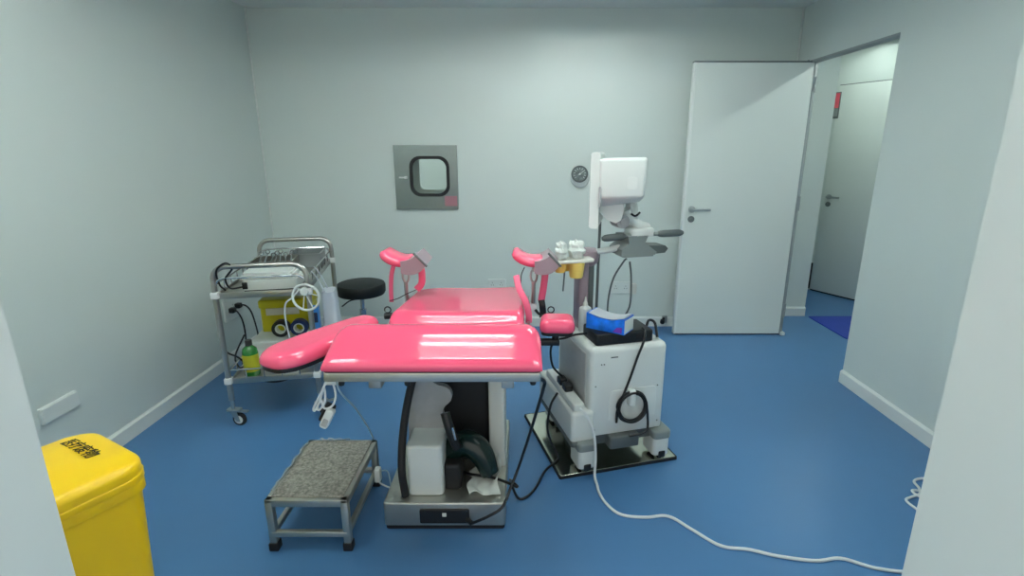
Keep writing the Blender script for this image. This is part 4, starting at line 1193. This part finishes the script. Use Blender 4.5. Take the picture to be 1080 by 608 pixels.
# two rolls of black tape
for i, (x, y, z, m, lab) in enumerate(((0.215, 0.33, ZB + 0.131, 'black', 'black tape roll standing before the yellow sharps container, the left of two'), (0.318, 0.33, ZB + 0.131, 'bluedark', 'dark blue tape roll standing before the yellow sharps container, the right of two'))):
    t = thing('tape_roll', lab, 'tape', tw_(x, y, z), TA)
    R_ = 0.050
    Q = frame((0, 0, R_), (1, 0, 0), (0, 0, 1))
    b = BM()
    ring_plate(b, [(R_ * math.cos(2 * PI * k / 32), R_ * math.sin(2 * PI * k / 32)) for k in range(32)], [(0.030 * math.cos(2 * PI * k / 32), 0.030 * math.sin(2 * PI * k / 32)) for k in range(32)], Q, 0.045)
    obj('roll', b, m, t)
    b = BM()
    ring_plate(b, [(0.0305 * math.cos(2 * PI * k / 32), 0.0305 * math.sin(2 * PI * k / 32)) for k in range(32)], [(0.024 * math.cos(2 * PI * k / 32), 0.024 * math.sin(2 * PI * k / 32)) for k in range(32)], Q, 0.046)
    obj('core', b, 'white', t)
# white bag with blue pack
wb = thing('plastic_bag', 'white plastic bag hanging on the right side rail of trolley', 'bag', tw_(0.515, 0.24, 0.36), TA)
bm = BM()
rings = []
for k in range(11):
    t = k / 10
    w = 0.046 - 0.014 * t * t + 0.003 * math.sin(t * 9); dpt = 0.085 - 0.02 * t + 0.005 * math.sin(t * 7)
    rings.append([bm.verts.new((p[0] + 0.006 * math.sin(3 * t), p[1], 0.325 * t)) for p in round_outline(-w, w, -dpt, dpt, min(w, dpt) * 0.55, 4)])
for a, b in zip(rings, rings[1:]):
    for k in range(len(a)):
        bm.faces.new((a[k], a[(k + 1) % len(a)], b[(k + 1) % len(a)], b[k]))
bm.faces.new(rings[0][::-1]); bm.faces.new(rings[-1])
bb_ = obj('bag_body', bm, 'bagplastic', wb, sharp=70)
for y in (-0.05, 0.05):
    b = BM(); tube(b, spline([(-0.01, y - 0.012, 0.32), (-0.045, y - 0.006, 0.41), (-0.074, y, 0.452), (-0.05, y + 0.006, 0.41), (-0.012, y + 0.012, 0.32)], 6), 0.006, 8, flat=0.4); obj('bag_handle', b, 'bagplastic', wb)
bp = thing('blue_pack', 'bright blue carton beside the hanging white bag on trolley lower shelf', 'pack', tw_(0.404, 0.345, ZB), TA)
bm = BM(); slab(bm, round_outline(-0.026, 0.026, -0.03, 0.03, 0.006, 3), 0.0, 0.295, 0.006); obj('carton_body', bm, 'bluepack', bp)
bm = BM(); box(bm, -0.026, 0.020, -0.0315, -0.028, 0.20, 0.262, 0.001); obj('carton_label', bm, 'bluedark', bp)
# green bottle
gbt = thing('green_bottle', 'green bottle with yellow label and dark cap at near end of trolley lower shelf', 'bottle', tw_(0.105, 0.06, ZB))
bm = BM(); lathe(bm, [(0, 0), (0.036, 0), (0.040, 0.006), (0.040, 0.135), (0.036, 0.155), (0.018, 0.172), (0.014, 0.176), (0, 0.176)], 28); g = obj('bottle_body', bm, 'bottlegreen', gbt)
bm = BM(); lathe(bm, [(0.0402, 0.03), (0.0412, 0.03), (0.0412, 0.125), (0.0402, 0.125)], 28); obj('bottle_label', bm, 'bottlelabel', g)
bm = BM(); lathe(bm, [(0, 0.174), (0.018, 0.174), (0.018, 0.20), (0.015, 0.206), (0, 0.206)], 20); obj('cap', bm, 'bottlecap', g)
# small white pieces on the lower shelf
for i, (x, y, lab) in enumerate(((0.088, 0.112, 'small white folded carton behind the green bottle'), (0.30, 0.0, 'small white folded carton below the pink arm board on trolley'))):
    t = thing('small_carton', lab, 'box', tw_(x, y + 0.06, ZB), TA + 0.3 * i)
    b = BM(); slab(b, round_outline(-0.05, 0.05, -0.04, 0.04, 0.004, 3), 0, 0.05 - 0.012 * i, 0.003); cc = obj('carton_body', b, 'white', t)
    b = BM(); box(b, -0.035, 0.035, -0.0412, -0.039, 0.012, 0.028, 0.0005); obj('carton_print', b, 'dgrey', cc)
# black cord sagging beneath the trolley
bm = BM(); tube(bm, spline([tw_(0.05, 0.2, 0.24), tw_(0.10, 0.15, 0.20), tw_(0.20, 0.12, 0.185), tw_(0.30, 0.15, 0.20), tw_(0.34, 0.2, 0.24)], 8), 0.0055, 8)
solo('sagging_cable', bm, 'cordblack', 'black cable sagging under the lower shelf of trolley', 'cable')
bm = BM(); tube(bm, spline([tw_(-0.02, 0.04, 0.48), tw_(0.0, 0.03, 0.42), tw_(0.05, 0.04, 0.38), tw_(0.065, 0.08, 0.32), tw_(0.02, 0.12, 0.29), tw_(-0.02, 0.2, 0.33), tw_(0.01, 0.3, 0.42)], 8), 0.005, 8)
solo('looped_cable', bm, 'cordblack', 'black cable looping past the near left post of trolley', 'cable')

# ------------------------------------------------------------------ round stool behind
st_ = thing('round_stool', 'round black padded stool behind the pink arm board by the trolley', 'stool', (-1.195, 3.68, 0))
bm = BM(); lathe(bm, [(0, 0.440), (0.14, 0.440), (0.165, 0.447), (0.174, 0.464), (0.175, 0.512), (0.168, 0.527), (0.15, 0.534), (0, 0.536)], 40); obj('seat', bm, 'leather', st_)
bm = BM(); lathe(bm, [(0, 0.20), (0.026, 0.20), (0.026, 0.33), (0.016, 0.332), (0.016, 0.442), (0, 0.442)], 20); obj('gas_column', bm, 'chrome', st_)
bm = BM(); tube(bm, spline([(0, 0, 0.41), (-0.08, -0.02, 0.40), (-0.14, -0.04, 0.36)], 5), 0.005, 8); obj('lift_lever', bm, 'black', st_)
bm = BM(); cyl(bm, (0, 0, 0.08), (0, 0, 0.21), 0.032, 20); hub = obj('hub', bm, 'black', st_)
for k in range(5):
    a = 2 * PI * k / 5 + 0.05
    e = Vector((math.cos(a), math.sin(a), 0))
    b = BM(); tube(b, [e * 0.01 + Vector((0, 0, 0.115)), e * 0.14 + Vector((0, 0, 0.095)), e * 0.20 + Vector((0, 0, 0.072))], 0.015, 10); lg = obj('leg', b, 'chrome', st_)
    b = BM(); lathe(b, [(0, -0.018), (0.022, -0.018), (0.026, -0.008), (0.026, 0.008), (0.022, 0.018), (0, 0.018)], 18, Matrix.Translation(e * 0.20 + Vector((0, 0, 0.026))) @ Matrix.Rotation(a + PI / 2, 4, 'Z') @ Matrix.Rotation(PI / 2, 4, 'Y')); cyl(b, e * 0.195 + Vector((0, 0, 0.03)), e * 0.195 + Vector((0, 0, 0.075)), 0.007, 8); obj('caster', b, 'rubber', lg)

# ------------------------------------------------------------------ yellow waste bin
BA = math.atan2(0.87, 0.49)          # local +y along e2 reversed etc. (see axes below)
e1 = Vector((-0.87, 0.49, 0)).normalized()      # along the back edge, to the left wall
A0 = Vector((-1.012, 1.235, 0))
yb_ = thing('waste_bin', 'yellow lidded medical waste bin behind the left doorway edge', 'bin', A0, math.atan2(-e1.y, -e1.x))
# local x = -e1 (left to right as read), local y = up the lid (away from reader); lid spans x -LW_..0, y -LD..0
LW_, LD = 0.345, 0.43
bm = BM(); rings = []
for z, i_ in ((0.02, 0.04), (0.03, 0.034), (0.3, 0.024), (0.56, 0.013), (0.60, 0.012)):
    rings.append([bm.verts.new((p[0], p[1], z)) for p in round_outline(-LW_ + i_, -i_, -LD + i_, -i_, 0.045, 6)])
for a, b in zip(rings, rings[1:]):
    for k in range(len(a)):
        bm.faces.new((a[k], a[(k + 1) % len(a)], b[(k + 1) % len(a)], b[k]))
bm.faces.new(rings[0][::-1]); bm.faces.new(rings[-1])
bb = obj('bin_body', bm, 'yellow', yb_)
bm = BM(); slab(bm, round_outline(-LW_ + 0.004, -0.004, -LD + 0.004, -0.004, 0.05, 6), 0.575, 0.61, 0.01); obj('rim', bm, 'yellow', bb)
def lid_top(x, y):
    u = (x + LW_ / 2) / (LW_ / 2); v = (y + LD / 2) / (LD / 2)
    return 0.685 - 0.018 * u * u - 0.014 * v * v
bm = BM(); slab(bm, round_outline(-LW_, 0.0, -LD, 0.0, [0.05, 0.05, 0.07, 0.07], 7), 0.61, 0.68, 0.022, bot=0.004, top=lid_top, inner=8); lid = obj('lid', bm, 'yellow', yb_, sharp=60)
bm = BM(); slab(bm, round_outline(-LW_ - 0.002, 0.002, -LD - 0.002, 0.002, [0.05, 0.05, 0.07, 0.07], 7), 0.606, 0.628, 0.006); obj('lid_skirt', bm, 'yellow', lid)
bm = BM()
cyl(bm, (-LW_ + 0.09, 0.004, 0.60), (-0.09, 0.004, 0.60), 0.012, 12)
obj('hinge', bm, 'yellow', bb)
bm = BM(); box(bm, -0.23, -0.12, -LD - 0.04, -LD + 0.05, 0.012, 0.03, 0.006); obj('foot_pedal', bm, 'black', yb_)
for x in (-LW_ + 0.07, -0.07):
    b = BM(); lathe(b, [(0, -0.015), (0.025, -0.015), (0.03, 0), (0.025, 0.015), (0, 0.015)], 18, Matrix.Translation((x, -0.06, 0.03)) @ Matrix.Rotation(PI / 2, 4, 'Y')); obj('wheel', b, 'black', yb_)
# printed characters on the lid
cu = bpy.data.curves.new('lettering', 'FONT')
cu.body = '\u533b\u7597\u5e9f\u7269'
cu.size = 0.042; cu.align_x = 'CENTER'; cu.align_y = 'CENTER'; cu.extrude = 0.0006
tmp = bpy.data.objects.new('lettering_tmp', cu)
COL.objects.link(tmp)
bpy.context.view_layer.update()
dg = bpy.context.evaluated_depsgraph_get()
me = bpy.data.meshes.new_from_object(tmp.evaluated_get(dg))
bpy.data.objects.remove(tmp)
bm = BM(); bm.from_mesh(me); bpy.data.meshes.remove(me)
for v in bm.verts:
    x, y, z = v.co
    X = -0.198 + x; Y = -0.080 + y
    v.co = (X, Y, lid_top(X, Y) + 0.0006 + z)
obj('lettering', bm, 'ink', lid, 'dark printed characters')

# ------------------------------------------------------------------ ceiling lights
def troffer(x, y, rot, label, L=0.56, tubes=(-1, 0, 1), m='lamp'):
    D = 0.085
    t = thing('ceiling_light', label, 'light', (x, y, ZC - D), rot, 'ceiling lights')
    b = BM()
    w = L / 2 + 0.02; d_ = 0.34 if len(tubes) > 1 else 0.2
    box(b, -w, w, -d_, -d_ + 0.012, 0.0, D - 0.001); box(b, -w, w, d_ - 0.012, d_, 0.0, D - 0.001)
    box(b, -w, -w + 0.012, -d_, d_, 0.0, D - 0.001); box(b, w - 0.012, w, -d_, d_, 0.0, D - 0.001)
    box(b, -w, w, -d_, d_, D - 0.006, D - 0.001)
    obj('frame', b, 'white', t)
    for k in tubes:
        b = BM(); cyl(b, (-L / 2, k * 0.21, D - 0.040), (L / 2, k * 0.21, D - 0.040), 0.016, 12)
        obj('lamp_tube', b, m, t)
    return t
troffer(-0.35, 1.95, 0, 'square grille ceiling light with three tubes over the pink table')
troffer(0.50, 3.05, 0, 'square grille ceiling light with three tubes over the ultrasound machine')
troffer(-1.30, 1.35, 0, 'added fill light with three tubes near front wall on the bin side')  # added fill lamp, brightens the left side and faces toward the camera
troffer(0.75, 1.30, 0, 'added fill light with three tubes near front wall on the doorway side')  # added fill lamp, lights the cart face and floor from the front
troffer(-0.80, 5.15, 0, 'added unseen light with three tubes in the room beyond the hatch')  # added unseen lamp that brightens the hatch window from behind
troffer(2.75, 3.45, PI / 2, 'narrow single tube ceiling light just outside the doorway', tubes=(0,), m='lamp_single')
troffer(2.95, 4.75, 0, 'added dim fill light with three tubes before the far corridor door', m='fill_dim')  # added unseen lamp that lifts the brightness of the far door

# ------------------------------------------------------------------ world + view
w = bpy.data.worlds.new('world'); scene.world = w; w.use_nodes = True
bg = w.node_tree.nodes['Background']
bg.inputs['Color'].default_value = (0.90, 0.91, 0.86, 1); bg.inputs['Strength'].default_value = 0.95
scene.view_settings.view_transform = 'Standard'
scene.view_settings.look = 'None'
scene.view_settings.gamma = 1.0
scene.view_settings.use_curve_mapping = False
scene.view_settings.exposure = 0.36
scene.cycles.use_denoising = True
scene.cycles.max_bounces = 8
